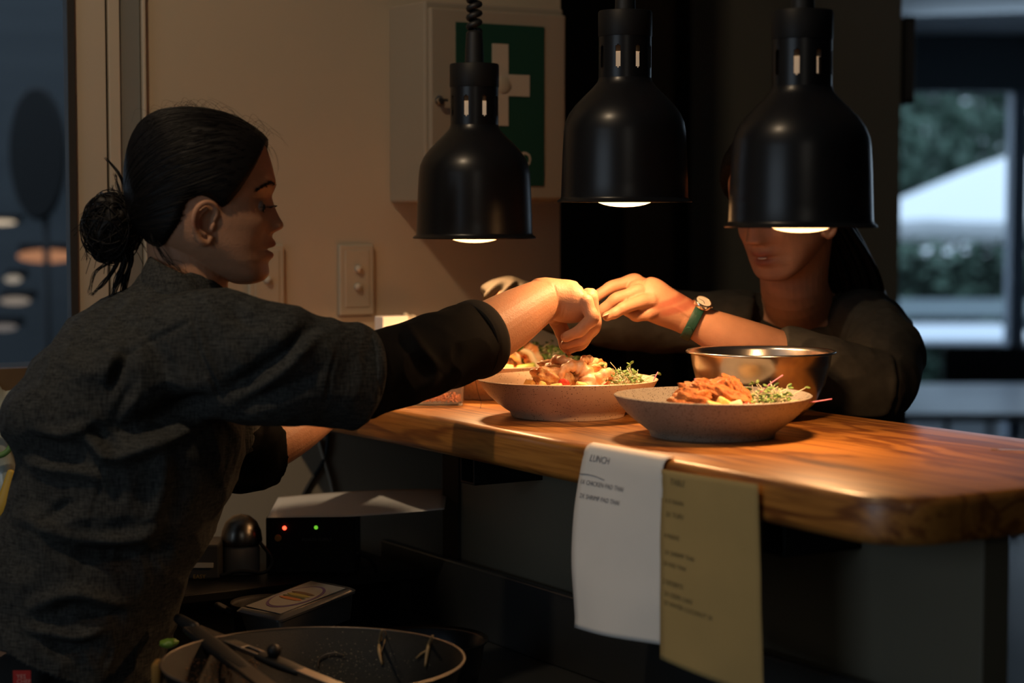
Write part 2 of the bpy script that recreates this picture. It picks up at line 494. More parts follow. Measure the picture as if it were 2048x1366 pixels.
# left window: sill, pane and what lies outside
mb = MB(); mb.add(*boxuv(WU - 0.02, WU + 0.1, -1.3, -0.345, 0.0, 1.255)); struct('wall_left', mb, M['brownpanel'], smooth=False)
mb = MB(); mb.add(*boxuv(WU + 0.010, WU + 0.014, -1.3, -0.346, 1.255, 2.9)); struct('window_1', mb, M['pane'], smooth=False)
mb = MB(); mb.add(*boxxyz(-6, 1.2, 8.0, 8.1, -0.6, 4.5))
struct('wall_outside', mb, mat('blue_grey_siding', (0.030, 0.034, 0.036), 0.7, noise_col=(0.042, 0.046, 0.048), nscale=1.5, stretch=(0.4, 1, 9)), smooth=False)
mb = MB()
# walls beyond the counter (dark dining side)
mb = MB(); mb.add(*boxxyz(0.05, 0.62, 4.9, 5.0, 0, 2.9)); struct('wall_dining', mb, M['blackwall'], smooth=False)
xa, xb = at(1246, 500, 4.9).x, at(1358, 500, 4.9).x
mb = MB(); mb.add(*boxxyz(xa, xb, 4.86, 4.9, 0, 2.9)); 
struct('door_1', mb, M['brownpanel'], smooth=False, bevel=0.004)
mb = MB(); mb.add(*boxxyz(at(1380, 500, 4.4).x, at(1797, 500, 4.4).x, 4.4, 4.85, 0, 2.9)); struct('wall_pillar', mb, M['darkwall'], smooth=False)
sp = empty('wall_speaker', at(1806, 212, 4.5), 'small black box fixed to the edge of the dark pillar, high beside the bright window', 'speaker')
mb = MB(); a_ = at(1797, 40, 4.5); b_ = at(1815, 210, 4.5); mb.add(*boxxyz(a_.x - 0.002, b_.x, 4.42, 4.6, b_.z, a_.z)); obj('housing', mb, M['blackm'], sp, smooth=False, bevel=0.004)
mb = MB(); mb.add(*boxxyz(a_.x + 0.003, b_.x - 0.003, 4.414, 4.4205, b_.z + 0.01, a_.z - 0.01)); obj('grille', mb, M['rubber'], sp, smooth=False)
# dining room window wall
WY = 9.0
zt = at(1900, 183, WY).z
ztop = at(1900, 68, WY).z
mb = MB()
mb.add(*boxxyz(1.0, 4.5, WY, WY + 0.15, zt, ztop)); struct('wall_header', mb, M['beam'], smooth=False)
mb = MB(); mb.add(*boxxyz(0.6, 4.5, 5.0, WY, ztop, ztop + 0.1)); struct('ceiling', mb, M['ceil'], smooth=False)
mb = MB(); mb.add(*boxxyz(at(2022, 400, WY).x, at(2052, 400, WY).x, WY - 0.02, WY + 0.1, 0, zt)); struct('window_2', mb, mat('pale_blue_frame', (0.22, 0.27, 0.34), 0.5), smooth=False)
mb = MB(); mb.add(*boxxyz(at(1800, 400, WY).x, at(2022, 400, WY).x, WY + 0.02, WY + 0.026, 0, zt)); struct('window_3', mb, M['pane'], smooth=False)
mb = MB(); mb.add(*boxxyz(0.9, at(1800, 400, WY).x, WY, WY + 0.1, 0, zt)); struct('wall_right', mb, M['beam'], smooth=False)
mb = MB(); mb.add(*boxxyz(-6, 6, -4, 40, -0.1, 0.0)); struct('floor', mb, M['floor'], smooth=False)
mb = MB(); mb.add(*boxxyz(-4, 3.0, -3, 5.0, 2.98, 3.06)); struct('ceiling_kitchen', mb, M['ceil'], smooth=False)

# ------------------------------------------------------------------ counter
def slab():
    """rounded plan outline (v,u) with edge round-over profile"""
    v0, v1, u0, u1 = 0.0, 0.534, -0.785, 0.698
    rc = 0.075
    out = []
    for k in range(9):
        a = PI + PI / 2 * k / 8
        out.append((v0 + rc + rc * math.cos(a), u0 + rc + rc * math.sin(a)))
    for k in range(7):
        a = -PI / 2 + PI / 2 * k / 6
        out.append((v1 - 0.05 + 0.05 * math.cos(a), u0 + 0.05 + 0.05 * math.sin(a)))
    for k in range(1, 30): out.append((v1 - 0.0, u0 + 0.05 + (u1 - u0 - 0.05) * k / 30))
    out.append((v1, u1)); out.append((v0, u1))
    for k in range(1, 40):
        u = u1 + (u0 + rc - u1) * k / 40
        out.append((v0 + 0.0025 * math.sin(u * 9) , u))
    n = len(out)
    cx, cy = (v0 + v1) / 2, (u0 + u1) / 2
    def inset(d):
        r = []
        for i in range(n):
            p0, p1, p2 = [Vector(out[(i + k) % n]) for k in (-1, 0, 1)]
            t = (p2 - p0).normalized(); nn = Vector((-t.y, t.x))
            r.append((p1.x + nn.x * d, p1.y + nn.y * d))
        return r
    T = 0.052; rr = 0.011
    rings = []
    for k in range(5):
        a = PI / 2 * k / 4
        rings.append((rr * (1 - math.sin(a)), -rr * (1 - math.cos(a))))
    for k in range(5):
        a = PI / 2 * k / 4
        rings.append((rr * (1 - math.cos(a)), -T + rr * (1 - math.sin(a))))
    vs = []; fs = []
    for d, z in rings:
        for (v, u) in inset(d): vs.append((v, u, z))
    m = len(rings)
    for j in range(m - 1):
        for i in range(n):
            k = (i + 1) % n
            fs.append((j * n + i, (j + 1) * n + i, (j + 1) * n + k, j * n + k))
    fs.append(tuple(range(n))); fs.append(tuple((m - 1) * n + i for i in range(n))[::-1])
    return vs, fs
ct = empty('serving_counter', uv(0, 0, TOP), 'thick orange-brown varnished wooden counter slab with a rounded corner', 'counter', rotz=ROTU)
mb = MB(); mb.add(*slab())
obj('worktop', mb, M['wood'], ct, local=True, angle=35)
def bracket(u):
    b_ = MB()
    s = 0.040; t = 0.004
    for (dz, du, h, wd) in ((0, 0, t, s), (-(s - t), 0, t, s), (-(s - t) / 2, -(s - t) / 2, s, t), (-(s - t) / 2, (s - t) / 2, s, t)):
        b_.add(*boxuv(u + du - wd / 2, u + du + wd / 2, 0.035, 0.16, TOP - 0.054 - t / 2 + dz - h / 2, TOP - 0.054 - t / 2 + dz + h / 2))
    return obj('bracket', b_, M['blackm'], ct, smooth=False, bevel=0.001)
bracket(0.14); bracket(-0.545)
pn = MB(); pn.add(*boxuv(-0.758, 0.403, 0.15, 0.19, 0.0, TOP - 0.0525)); o = obj('counter_support_panel', pn, M['panel'], smooth=False, bevel=0.002)
tag(o, 'dark grey upright panel carrying the wooden counter slab', 'panel')
pn = MB(); pn.add(*boxuv(0.355, 0.407, 0.146, 0.20, 0.0, TOP - 0.053)); o = obj('support_post', pn, M['blackwall'], smooth=False, bevel=0.002)
tag(o, 'black square post under the counter at the wall end of the grey panel', 'post')

# steel prep bench with upstand
bn = empty('prep_bench', uv(-0.3, -0.2, 0), 'dark stainless steel kitchen bench running below the wooden counter', 'bench')
mb = MB(); mb.add(*boxuv(-1.6, 0.69, -0.52, 0.13, BENCH - 0.04, BENCH)); obj('bench_top', mb, M['bench'], bn, smooth=False, bevel=0.003)
mb = MB(); mb.add(*boxuv(-1.6, 0.575, 0.125, 0.14, BENCH, BENCH + 0.107)); obj('upstand', mb, M['bench'], bn, smooth=False, bevel=0.003)
for (u, v) in ((-1.5, -0.46), (-1.5, 0.07), (0.6, -0.46), (0.6, 0.07)):
    mb = MB(); mb.add(*lathe([(0.02, 0), (0.02, BENCH - 0.04)], 16, tuple(uv(u, v, 0)))); obj('leg', mb, M['steel'], bn)

# ------------------------------------------------------------------ heat lamps
def make_lamp(name, px, Y, pyrim, coil, label):
    p = at(px, pyrim, Y); p = Vector((p.x, Y, p.z))
    t = empty(name, p, label, 'heat lamp', 'black pendant heat lamps over the counter')
    k = 1.0
    prof = [(0.1, 0.0), (0.1005, 0.0015), (0.0985, 0.004), (0.0955, 0.0055), (0.0945, 0.009), (0.0938, 0.03), (0.0925, 0.07), (0.0905, 0.105), (0.0885, 0.118),
            (0.083, 0.131), (0.074, 0.1435), (0.062, 0.156), (0.052, 0.1655), (0.0455, 0.1725), (0.041, 0.178), (0.0392, 0.184)]
    inn = [(r - 0.0015, z - 0.0005) for r, z in prof[::-1]]; inn[-1] = (0.0975, 0.0005)
    mb = MB(); vs, fs = lathe(prof, 96); mb.add(vs, fs[:-2] if len(fs) > 15 * 96 else fs)
    mb = MB()
    full = prof + inn
    vs, fs = lathe(full, 96, close=False)
    fs = [f for f in fs if len(f) == 4]
    nprof = len(prof)
    mi = []
    mb.add(vs, fs); mb.m = [0 if i < (nprof) * 96 else 1 for i in range(len(fs))]
    obj('shade', mb, [M['black'], M['inner']], t, local=True, angle=50)
    # vented neck: 8 slots really cut through
    n = 96; zs = [0.184, 0.190, 0.197, 0.199, 0.2005, 0.214, 0.228, 0.2295, 0.2315, 0.236, 0.2445]
    mb = MB(); vs = []; fs = []
    for r in (0.0390, 0.0375):
        for z in zs:
            for i in range(n):
                a = 2 * PI * (i + 0.5) / n; vs.append((r * math.cos(a), r * math.sin(a), z))
    nz = len(zs)
    def slot(i, j):
        q = i % 12; cen = 2 <= j <= 7
        if not cen: return False
        if j in (2, 7): return q == 6
        return q in (5, 6, 7)
    for j in range(nz - 1):
        for i in range(n):
            k2 = (i + 1) % n
            if slot(i, j): continue
            fs.append((j * n + i, j * n + k2, (j + 1) * n + k2, (j + 1) * n + i))
            o_ = nz * n; fs.append((o_ + j * n + i, o_ + (j + 1) * n + i, o_ + (j + 1) * n + k2, o_ + j * n + k2))
    mb.add(vs, fs); nk = obj('vented_neck', mb, M['black'], t, local=True)
    mb = MB(); mb.add(*lathe([(0.0, 0.2445), (0.0395, 0.2445), (0.040, 0.246), (0.040, 0.280), (0.0385, 0.2825), (0.016, 0.2835), (0.0, 0.2835)], 64)); obj('cap', mb, M['blackm'], t, local=True, angle=40)
    mb = MB(); mb.add(*lathe([(0.0, 0.283), (0.0155, 0.2835), (0.0145, 0.31), (0.013, 0.333), (0.010, 0.336), (0.0, 0.336)], 32)); obj('cable_grip', mb, M['rubber'], t, local=True, angle=40)
    mb = MB(); mb.add(*lathe([(0.0, 0.2225), (0.024, 0.2225), (0.025, 0.232), (0.020, 0.238), (0.012, 0.243), (0.0, 0.243)], 32)); obj('socket', mb, M['ceram'], t, local=True, angle=40)
    bp_ = [(0.0, -0.0068), (0.012, -0.0064), (0.022, -0.0052), (0.031, -0.0032), (0.038, -0.0006), (0.0425, 0.003)]
    mb = MB(); mb.add(*lathe(bp_ + [(0.0455, 0.009)], 32)); b = obj('heat_bulb', mb, M['bulb'], t, local=True)
    mb = MB(); mb.add(*lathe([(0.0456, 0.0085), (0.046, 0.02), (0.042, 0.045), (0.030, 0.095), (0.022, 0.13), (0.021, 0.2222)], 32)); obj('bulb_body', mb, M['glassb'], b, local=True)
    ld = bpy.data.lights.new('heat_lamp_beam', 'SPOT'); ld.energy = LAMP_W; ld.color = (1.0, 0.53, 0.23); ld.spot_size = R(150); ld.spot_blend = 0.45; ld.shadow_soft_size = 0.022
    lo = bpy.data.objects.new('heat_lamp_beam', ld); C.objects.link(lo); lo.parent = t; lo.location = (0, 0, -0.010)
    t.scale = (0.95, 0.95, 0.95)
    # cord
    h = (2.98 - p.z) / 0.95
    if coil:
        pts = []; N_ = 26 * 22
        for i in range(N_):
            a = 2 * PI * i / 22; z = 0.335 + 0.0145 * i / 22
            pts.append((0.0085 * math.cos(a), 0.0085 * math.sin(a), z))
        z_end = pts[-1][2]; pts += [(0, 0, z_end + 0.02), (0, 0, h)]
        mb = MB(); mb.add(*tube(pts, 0.0052, 8, up=(0.01, 0.02, 1)))
        obj('coiled_cord', mb, M['rubber'], t, local=True)
    else:
        mb = MB(); mb.add(*tube([(0, 0, 0.33), (0, 0, h)], 0.012, 16, up=(0, 1, 0))); obj('cord', mb, M['rubber'], t, local=True)
    mb = MB(); mb.add(*lathe([(0, h - 0.03), (0.045, h - 0.03), (0.05, h - 0.002), (0, h - 0.002)], 32)); obj('ceiling_rose', mb, M['black'], t, local=True, angle=40)
    return t
make_lamp('heat_lamp', 1601, 2.49, 455, False, 'black pendant heat lamp hanging in front of the diner-side person\'s face, nearest and largest')
make_lamp('heat_lamp', 1249, 2.823, 405, False, 'black pendant heat lamp in the middle of the row, hung highest, beside the green sign')
make_lamp('heat_lamp', 949, 3.087, 477, True, 'black pendant heat lamp on a coiled cord, hanging in front of the first aid cabinet')

# ------------------------------------------------------------------ first aid cabinet, switches on the back wall
sA = pxs(780); D = 0.1225
wdt = 0.272
z0, z1 = at(815, 405, 3.35).z, at(850, 2, 3.3).z
fa = empty('first_aid_cabinet', uv(WU - D, sA, z0), 'cream wall cabinet with a green sign and white cross', 'cabinet')
mb = MB(); mb.add(*boxuv(WU - D, WU, sA, sA + wdt, z0, z1)); obj('body', mb, M['cab'], fa, smooth=False, bevel=0.004)
mb = MB(); mb.add(*boxuv(WU - D - 0.012, WU - D, sA + 0.005, sA + wdt - 0.003, z0 + 0.006, z1 - 0.012)); dr = obj('door', mb, M['cab'], fa, smooth=False, bevel=0.003)
def onplane(px, py, u):
    """point on the plane at constant u seen at a pixel"""
    d = at(px, py, 1.0) - CAM
    a = O + U * u
    t = (a - CAM).dot(U) / d.dot(U)
    return CAM + d * t
ud = WU - D - 0.012
def vz(px, py, u):
    p = onplane(px, py, u); return ((p - O).dot(V), p.z)
v0_, zt_ = vz(911, 44, ud); v1_, zb_ = vz(1087, 372, ud)
mb = MB(); mb.add(*boxuv(ud - 0.002, ud, v0_, v1_, zb_, zt_)); obj('sign_panel', mb, M['green'], fa, smooth=False)
cx_, cz_ = vz(999, 170, ud); arm = 0.0575; hw = 0.0155
mb = MB(); mb.add(*boxuv(ud - 0.0035, ud - 0.0018, cx_ - hw, cx_ + hw, cz_ - 0.068, cz_ + 0.068)); mb.add(*boxuv(ud - 0.0034, ud - 0.0019, cx_ - arm, cx_ + arm, cz_ - 0.018, cz_ + 0.018))
obj('cross', mb, M['white'], fa, smooth=False)
v_, z_ = vz(877, 201, ud)
ROTV = Matrix((V, EZ, -U)).transposed()      # local x->V, y->Z, z->towards the viewer
def on_wall(vs, v, z, u): return [ROTV @ Vector(p) + uv(u, v, z) for p in vs]
vs, fs = lathe([(0, 0), (0.008, 0), (0.008, 0.003), (0.005, 0.004), (0.004, 0.006), (0.0, 0.006)], 24)
mb = MB(); mb.add(on_wall(vs, v_, z_, ud), fs); mb.add(*boxuv(ud - 0.016, ud - 0.010, v_ - 0.009, v_ + 0.009, z_ - 0.002, z_ + 0.002)); obj('latch', mb, M['steel'], fa, angle=40)
v_, z_ = vz(1006, 170, ud - 0.004)
vs, fs = lathe([(0, 0), (0.013, 0), (0.013, 0.002), (0.010, 0.003), (0.0, 0.003)], 24)
mb = MB(); mb.add(on_wall(vs, v_, z_, ud - 0.0034), fs); obj('round_badge', mb, M['plate'], fa, angle=40)

def text_mb(s, size, f, shear=0.0, weight=0.0):
    """flat lettering turned to mesh; f maps (x, y) -> world"""
    cu = bpy.data.curves.new('t', 'FONT'); cu.body = s; cu.size = size; cu.shear = shear; cu.resolution_u = 2; cu.offset = weight
    o = bpy.data.objects.new('t', cu); C.objects.link(o)
    dg = bpy.context.evaluated_depsgraph_get(); dg.update()
    e = o.evaluated_get(dg); me = e.to_mesh()
    vs = [f(v.co.x, v.co.y) for v in me.vertices]; fs = [tuple(p.vertices) for p in me.polygons]
    e.to_mesh_clear(); bpy.data.objects.remove(o); bpy.data.curves.remove(cu)
    mb_ = MB(); mb_.add(vs, fs); return mb_
tv, tz = vz(941, 331, ud)
mb = text_mb('FIRST AID', 0.034, lambda x, y: uv(ud - 0.0032, tv + x * 0.80, tz + y), weight=0.0006)
obj('lettering', mb, M['white'], fa, smooth=False)

def switch(px0, px1, py0, py1, knobs, label, kx=0):
    v0, zt = vz(px0, py0, WU - 0.008); v1, zb = vz(px1, py1, WU - 0.008)
    t = empty('switch_plate', uv(WU - 0.01, (v0 + v1) / 2, zb), label, 'light switch', 'switch plates on the cream wall')
    mb = MB(); mb.add(*boxuv(WU - 0.010, WU, v0, v1, zb, zt)); obj('faceplate', mb, M['plate'], t, smooth=False, bevel=0.003)
    mb = MB(); mb.add(*boxuv(WU - 0.0115, WU - 0.009, v0 + 0.010, v1 - 0.010, zb + 0.014, zt - 0.010)); obj('inset', mb, M['plate'], t, smooth=False, bevel=0.0012)
    for (px, py) in knobs:
        v, z = vz(px, py, WU - 0.012)
        vs, fs = lathe([(0, -0.001), (0.0068, -0.001), (0.0068, 0.004), (0.0055, 0.007), (0.0, 0.0085)], 24)
        mb = MB(); mb.add(on_wall(vs, v, z, WU - 0.0115), fs); obj('push_button', mb, M['trim'], t)
switch(678, 748, 489, 630, [(716, 538), (715, 574)], 'cream switch plate with two round push buttons, right of the woman\'s face')
switch(497, 569, 489, 632, [(535, 560)], 'cream switch plate partly hidden behind the woman\'s chin')

# ------------------------------------------------------------------ seen through the left window
t = empty('oval_reflection', (at(76, 440, 7.0).x, 7.0, 0), 'dark oval board on a thin pole, standing in for a reflection in the left window', 'sign')
c_ = at(76, 307, 7.0); rx = 56 / FPX * 7.0; rz = 133 / FPX * 7.0  # reflection in the pane, built as a solid board and pole
vs, fs = lathe([(0, -0.03), (0.95, -0.03), (1, -0.015), (1, 0.015), (0.95, 0.03), (0, 0.03)], 48)
mb = MB(); mb.add([Vector((c_.x + x * rx, c_.y - z, c_.z + y * rz)) for x, y, z in vs], fs); obj('board', mb, M['blackwall'], t, angle=40)
mb = MB(); mb.add(*tube([(c_.x + 0.02, 7.02, 0), (c_.x + 0.02, 7.02, c_.z)], 0.012, 10, up=(0, 1, 0))); obj('pole', mb, M['blackwall'], t)
def glow(px0, px1, py0, py1, Y, col, s, label):
    a_, b_ = at(px0, py0, Y), at(px1, py1, Y)
    t = empty('street_light', ((a_.x + b_.x) / 2, Y, b_.z), label, 'light', 'lights glowing outside the left window')
    mb = MB(); mb.add(*blob(((a_.x + b_.x) / 2, Y, (a_.z + b_.z) / 2), (b_.x - a_.x) / 2, 0.05, (a_.z - b_.z) / 2, sub=3)); obj('lamp_glass', mb, emat('glow', col, s), t)
    mb = MB(); mb.add(*boxxyz(a_.x, b_.x, Y + 0.03, Y + 0.12, a_.z - 0.01, a_.z + 0.02)); obj('housing', mb, M['blackm'], t, smooth=False)
glow(34, 150, 499, 526, 7.6, (1.0, 0.42, 0.20), 0.42, 'long orange glowing lamp outside the left window')
glow(-30, 32, 440, 450, 7.6, (1.0, 0.75, 0.50), 0.75, 'thin warm white lamp at the left edge of the frame, just above the orange one')
glow(10, 42, 551, 566, 7.6, (1.0, 0.80, 0.60), 0.35, 'small pale lamp outside, just under the long orange one')
glow(0, 60, 594, 610, 7.6, (1.0, 0.78, 0.60), 0.25, 'low pale lamp outside, lowest but one of the glowing strips')
glow(-20, 34, 648, 662, 7.6, (0.9, 0.75, 0.65), 0.18, 'faint lamp outside, lowest of the glowing strips')
# ------------------------------------------------------------------ rest of the shell (keeps the daylight where it belongs)
mb = MB(); mb.add(*boxuv(WU, WU + 0.1, -4.5, -1.3, 0, 2.98)); struct('wall_left', mb, M['wall'], smooth=False)
mb = MB(); mb.add(*boxuv(WU, WU + 0.1, -1.3, 0.558, 2.9, 2.98)); struct('wall_back', mb, M['wall'], smooth=False)
mb = MB(); mb.add(*boxxyz(-0.02, 0.05, 3.60, 5.0, 0, 2.98)); struct('wall_dining', mb, M['blackwall'], smooth=False)
mb = MB(); mb.add(*boxxyz(-4.1, -4.0, -3, 5.0, 0, 2.98)); struct('wall_side', mb, M['wall'], smooth=False)
mb = MB(); mb.add(*boxxyz(-4.1, 4.6, -3.1, -3.0, 0, 2.98)); struct('wall_rear', mb, M['wall'], smooth=False)
mb = MB(); mb.add(*boxxyz(4.5, 4.6, -3, WY, 0, 2.98)); struct('wall_east', mb, M['darkwall'], smooth=False)
mb = MB(); mb.add(*boxxyz(3.0, 4.6, -3, 5.0, 2.98, 3.06)); struct('ceiling_kitchen', mb, M['ceil'], smooth=False)
mb = MB(); mb.add(*boxxyz(0.6, 4.6, 4.95, 5.0, ztop, 2.98)); struct('wall_bulkhead', mb, M['beam'], smooth=False)
mb = MB(); mb.add(*boxxyz(0.55, 0.62, 5.0, WY, 0, ztop + 0.1)); struct('wall_dining', mb, M['darkwall'], smooth=False)

# ------------------------------------------------------------------ dining room and terrace beyond
lac = mat('pale_table_top', (0.42, 0.47, 0.54), 0.35)
def table(cx, cy, sx, sy, label, legs=True, z=0.75, name='dining_table', m=None, grp='dining tables'):
    t = empty(name, (cx, cy, 0), label, 'table', grp)
    mb = MB(); mb.add(*boxxyz(cx - sx / 2, cx + sx / 2, cy - sy / 2, cy + sy / 2, z - 0.03, z)); obj('tabletop', mb, m or lac, t, smooth=False, bevel=0.004)
    for i in (-1, 1):
        for j in (-1, 1):
            mb = MB(); mb.add(*boxxyz(cx + i * (sx / 2 - 0.06) - 0.02, cx + i * (sx / 2 - 0.06) + 0.02, cy + j * (sy / 2 - 0.06) - 0.02, cy + j * (sy / 2 - 0.06) + 0.02, 0, z - 0.03))
            obj('leg', mb, M['blackm'], t, smooth=False)
    return t
table(2.05, 7.85, 1.35, 1.25, 'pale dining table just inside the bright window, behind the end of the wooden counter')
table(2.62, 12.1, 1.05, 1.5, 'white terrace table outside the bright window, under the parasol', m=mat('white_terrace_top', (0.75, 0.8, 0.86), 0.5), name='terrace_table')
def chair(cx, cy, rz, label, grp):
    t = empty('dining_chair', (cx, cy, 0), label, 'chair', grp, rotz=rz)
    mb = MB(); mb.add(*boxxyz(-0.21, 0.21, -0.21, 0.21, 0.43, 0.46)); obj('seat', mb, M['blackm'], t, local=True, smooth=False, bevel=0.008)
    mb = MB(); mb.add(*boxxyz(-0.20, 0.20, 0.19, 0.215, 0.62, 0.88)); obj('backrest', mb, M['blackm'], t, local=True, smooth=False, bevel=0.008)
    for i in (-1, 1):
        mb = MB(); mb.add(*tube([(i * 0.19, -0.19, 0), (i * 0.18, -0.18, 0.43)], 0.014, 8, up=(0, 1, 0))); obj('leg', mb, M['blackm'], t, local=True)
        mb = MB(); mb.add(*tube([(i * 0.19, 0.22, 0), (i * 0.18, 0.19, 0.45), (i * 0.18, 0.205, 0.86)], 0.014, 8, up=(0, 1, 0))); obj('leg', mb, M['blackm'], t, local=True)
    return t
chair(1.62, 9.6 - 0.9, 0.2, 'dark chair on the far side of the pale dining table, left of the pair', 'dark chairs around the dining tables')
chair(2.12, 8.72, -0.1, 'dark chair behind the pale dining table, at the right edge of the frame', 'dark chairs around the dining tables')
# terrace ground, railing, hedge trees, parasol
mb = MB(); mb.add(*boxxyz(-2, 12, WY + 0.15, 60, -0.02, 0.004)); struct('floor_terrace', mb, mat('terrace_paving', (0.05, 0.055, 0.06), 0.8), smooth=False)
rl = empty('terrace_railing', (3, 13.9, 0), 'pale terrace railing outside below the parasol', 'railing')
mb = MB(); mb.add(*boxxyz(0.5, 9, 13.88, 13.92, 0.74, 0.86)); obj('top_rail', mb, mat('pale_rail', (0.35, 0.42, 0.44), 0.6), rl, smooth=False)
for i in range(9):
    mb = MB(); mb.add(*boxxyz(0.6 + i, 0.65 + i, 13.89, 13.91, 0, 0.76)); obj('post', mb, M['beam'], rl, smooth=False)
pc = at(2032, 440, 15.5)
pr = empty('market_parasol', (pc.x, 15.5, 0), 'large white market parasol open outside the window', 'parasol')
canv = mat('white_canvas', (0.90, 0.92, 0.93), 0.9)
n = 8; rr_ = 240 / FPX * 15.5 * 1.32; pk = at(2032, 306, 15.5).z; ez = at(2032, 436, 15.5).z; vz_ = at(2032, 478, 15.5).z
vs = []; fs = []
for ring, (r, z) in enumerate([(0.02, pk), (rr_ * 0.35, pk - (pk - ez) * 0.30), (rr_ * 0.7, pk - (pk - ez) * 0.66), (rr_, ez), (rr_ * 0.995, vz_)]):
    for i in range(32):
        a = 2 * PI * i / 32; q = (i % 4) / 4.0; sag = 1 - 0.05 * math.sin(PI * q) if r > 0.1 else 1
        vs.append((pc.x + r * sag * math.cos(a), 15.5 + r * sag * math.sin(a), z - (0.02 * math.sin(PI * q) if r > 0.1 else 0)))
for j in range(4):
    for i in range(32):
        k = (i + 1) % 32; fs.append((j * 32 + i, (j + 1) * 32 + i, (j + 1) * 32 + k, j * 32 + k))
mb = MB(); mb.add(vs, fs); o = obj('canopy', mb, canv, pr, angle=30); o.modifiers.new('s', 'SOLIDIFY').thickness = 0.004
mb = MB(); mb.add(*lathe([(0.025, 0), (0.025, pk)], 16, (pc.x, 15.5, 0))); obj('pole', mb, M['alu'], pr)
mb = MB(); mb.add(*lathe([(0.3, 0), (0.3, 0.05), (0.06, 0.09), (0.0, 0.09)], 24, (pc.x, 15.5, 0))); obj('base', mb, M['beam'], pr, angle=40)
for i in range(8):
    a = 2 * PI * i / 8
    mb = MB(); mb.add(*tube([(pc.x, 15.5, pk - 0.06), (pc.x + rr_ * 0.96 * math.cos(a), 15.5 + rr_ * 0.96 * math.sin(a), ez - 0.015)], 0.008, 6, up=(0, 0.3, 1))); obj('rib', mb, M['alu'], pr)
leafm = mat('tree_leaves', (0.025, 0.060, 0.040), 0.6, noise_col=(0.11, 0.18, 0.13), nscale=0.9, namt=0.35)
bark = mat('bark', (0.05, 0.04, 0.03), 0.9)
def tree(x, y, h, r, label, nl=2600):
    t = empty('tree', (x, y, 0), label, 'tree', 'trees beyond the terrace')
    vs = []; fs = []
    for i in range(nl):
        d = Vector((rnd.gauss(0, 1), rnd.gauss(0, 1), rnd.gauss(0, 1))).normalized()
        q = rnd.random() ** 0.4
        lump = 0.8 + 0.35 * noise.noise(d * 2.2 + Vector((x, y, 0)))
        p = Vector((x, y, h * 0.55)) + Vector((d.x * r, d.y * r, d.z * h * 0.48)) * q * lump
        if p.z < 0.1: p.z = 0.1 + rnd.random() * 0.3
        a = Vector((rnd.gauss(0, 1), rnd.gauss(0, 1), rnd.gauss(0, 1))).normalized(); b = a.orthogonal().normalized()
        s_ = 0.08 + 0.07 * rnd.random(); n0 = len(vs)
        vs += [p - a * s_, p + b * s_ * 0.5, p + a * s_, p - b * s_ * 0.5]; fs.append((n0, n0 + 1, n0 + 2, n0 + 3))
    mb = MB(); mb.add(vs, fs); obj('foliage', mb, leafm, t, smooth=False)
    mb = MB(); mb.add(*tube([(x, y, 0), (x + 0.1, y, h * 0.3), (x, y + 0.1, h * 0.7)], [0.16, 0.12, 0.05], 10, up=(0, 1, 0))); obj('trunk', mb, bark, t)
hg = empty('hedge', (4.0, 14.6, 0), 'clipped dark green hedge behind the terrace railing', 'hedge')
vs = []; fs = []
for i in range(7000):
    p = Vector((rnd.uniform(1.5, 7), 14.2 + rnd.uniform(0, .7), rnd.uniform(0.0, 1.26)))
    a = Vector((rnd.gauss(0, 1), rnd.gauss(0, 1), rnd.gauss(0, 1))).normalized(); b = a.orthogonal().normalized(); s_ = rnd.uniform(.04, .08); n0 = len(vs)
    vs += [p - a * s_, p + b * s_ * 0.5, p + a * s_, p - b * s_ * 0.5]; fs.append((n0, n0 + 1, n0 + 2, n0 + 3))
mb = MB(); mb.add(vs, fs); obj('foliage', mb, leafm, hg, smooth=False)
mb = MB(); mb.add(*boxxyz(1.6, 6.9, 14.35, 14.75, 0, 1.15)); obj('core', mb, mat('hedge_core', (0.012, 0.022, 0.014), 0.9), hg, smooth=False)
tree(3.6, 20.5, 4.6, 1.9, 'leafy green tree behind the parasol, left of the two in the window')
tree(5.9, 21.5, 5.2, 2.1, 'leafy green tree behind the parasol, right of the two in the window')
tree(4.7, 24.0, 6.2, 3.6, 'tall broad tree filling the gap behind the two nearer trees', 4200)

# ------------------------------------------------------------------ bowls and food
def bowl_prof(s=1.0):
    return [(0.0, 0.002), (0.077, 0.002), (0.079, 0.0), (0.081, 0.0), (0.0825, 0.0035), (0.0835, 0.0065), (0.092, 0.0125), (0.103, 0.021), (0.114, 0.031), (0.1235, 0.0425), (0.129, 0.0515), (0.1300, 0.0535), (0.1285, 0.0545), (0.1268, 0.0530),
            (0.121, 0.0445), (0.111, 0.034), (0.099, 0.0245), (0.085, 0.0165), (0.06, 0.0125), (0.0, 0.012)]
def bowl(px, Y, m, label):
    x = (px - 1024) / FPX * Y
    t = empty('pasta_bowl', (x, Y, TOP + 0.0005), label, 'bowl', 'stoneware bowls of food on the counter')
    mb = MB(); vs, fs = lathe(bowl_prof(), 128)
    vs = [(p[0], p[1], p[2] + 0.0007 * math.sin(2 * math.atan2(p[1], p[0]) + px)) if p[2] > 0.01 else p for p in vs]
    mb.add(vs, fs); obj('dish', mb, m, t, local=True, angle=50)
    return Vector((x, Y, TOP))
bw1 = bowl(1427, 2.608, M['grey'], 'grey speckled wide bowl of fried chicken, nearest the camera on the wooden counter')
bw2 = bowl(1136, 2.86, M['beige'], 'beige speckled wide bowl of seafood and noodles beneath the sprinkling hand')
bw3 = bowl(1002, 3.17, M['beige'], 'cream wide bowl of prawns half hidden behind the woman\'s forearm')

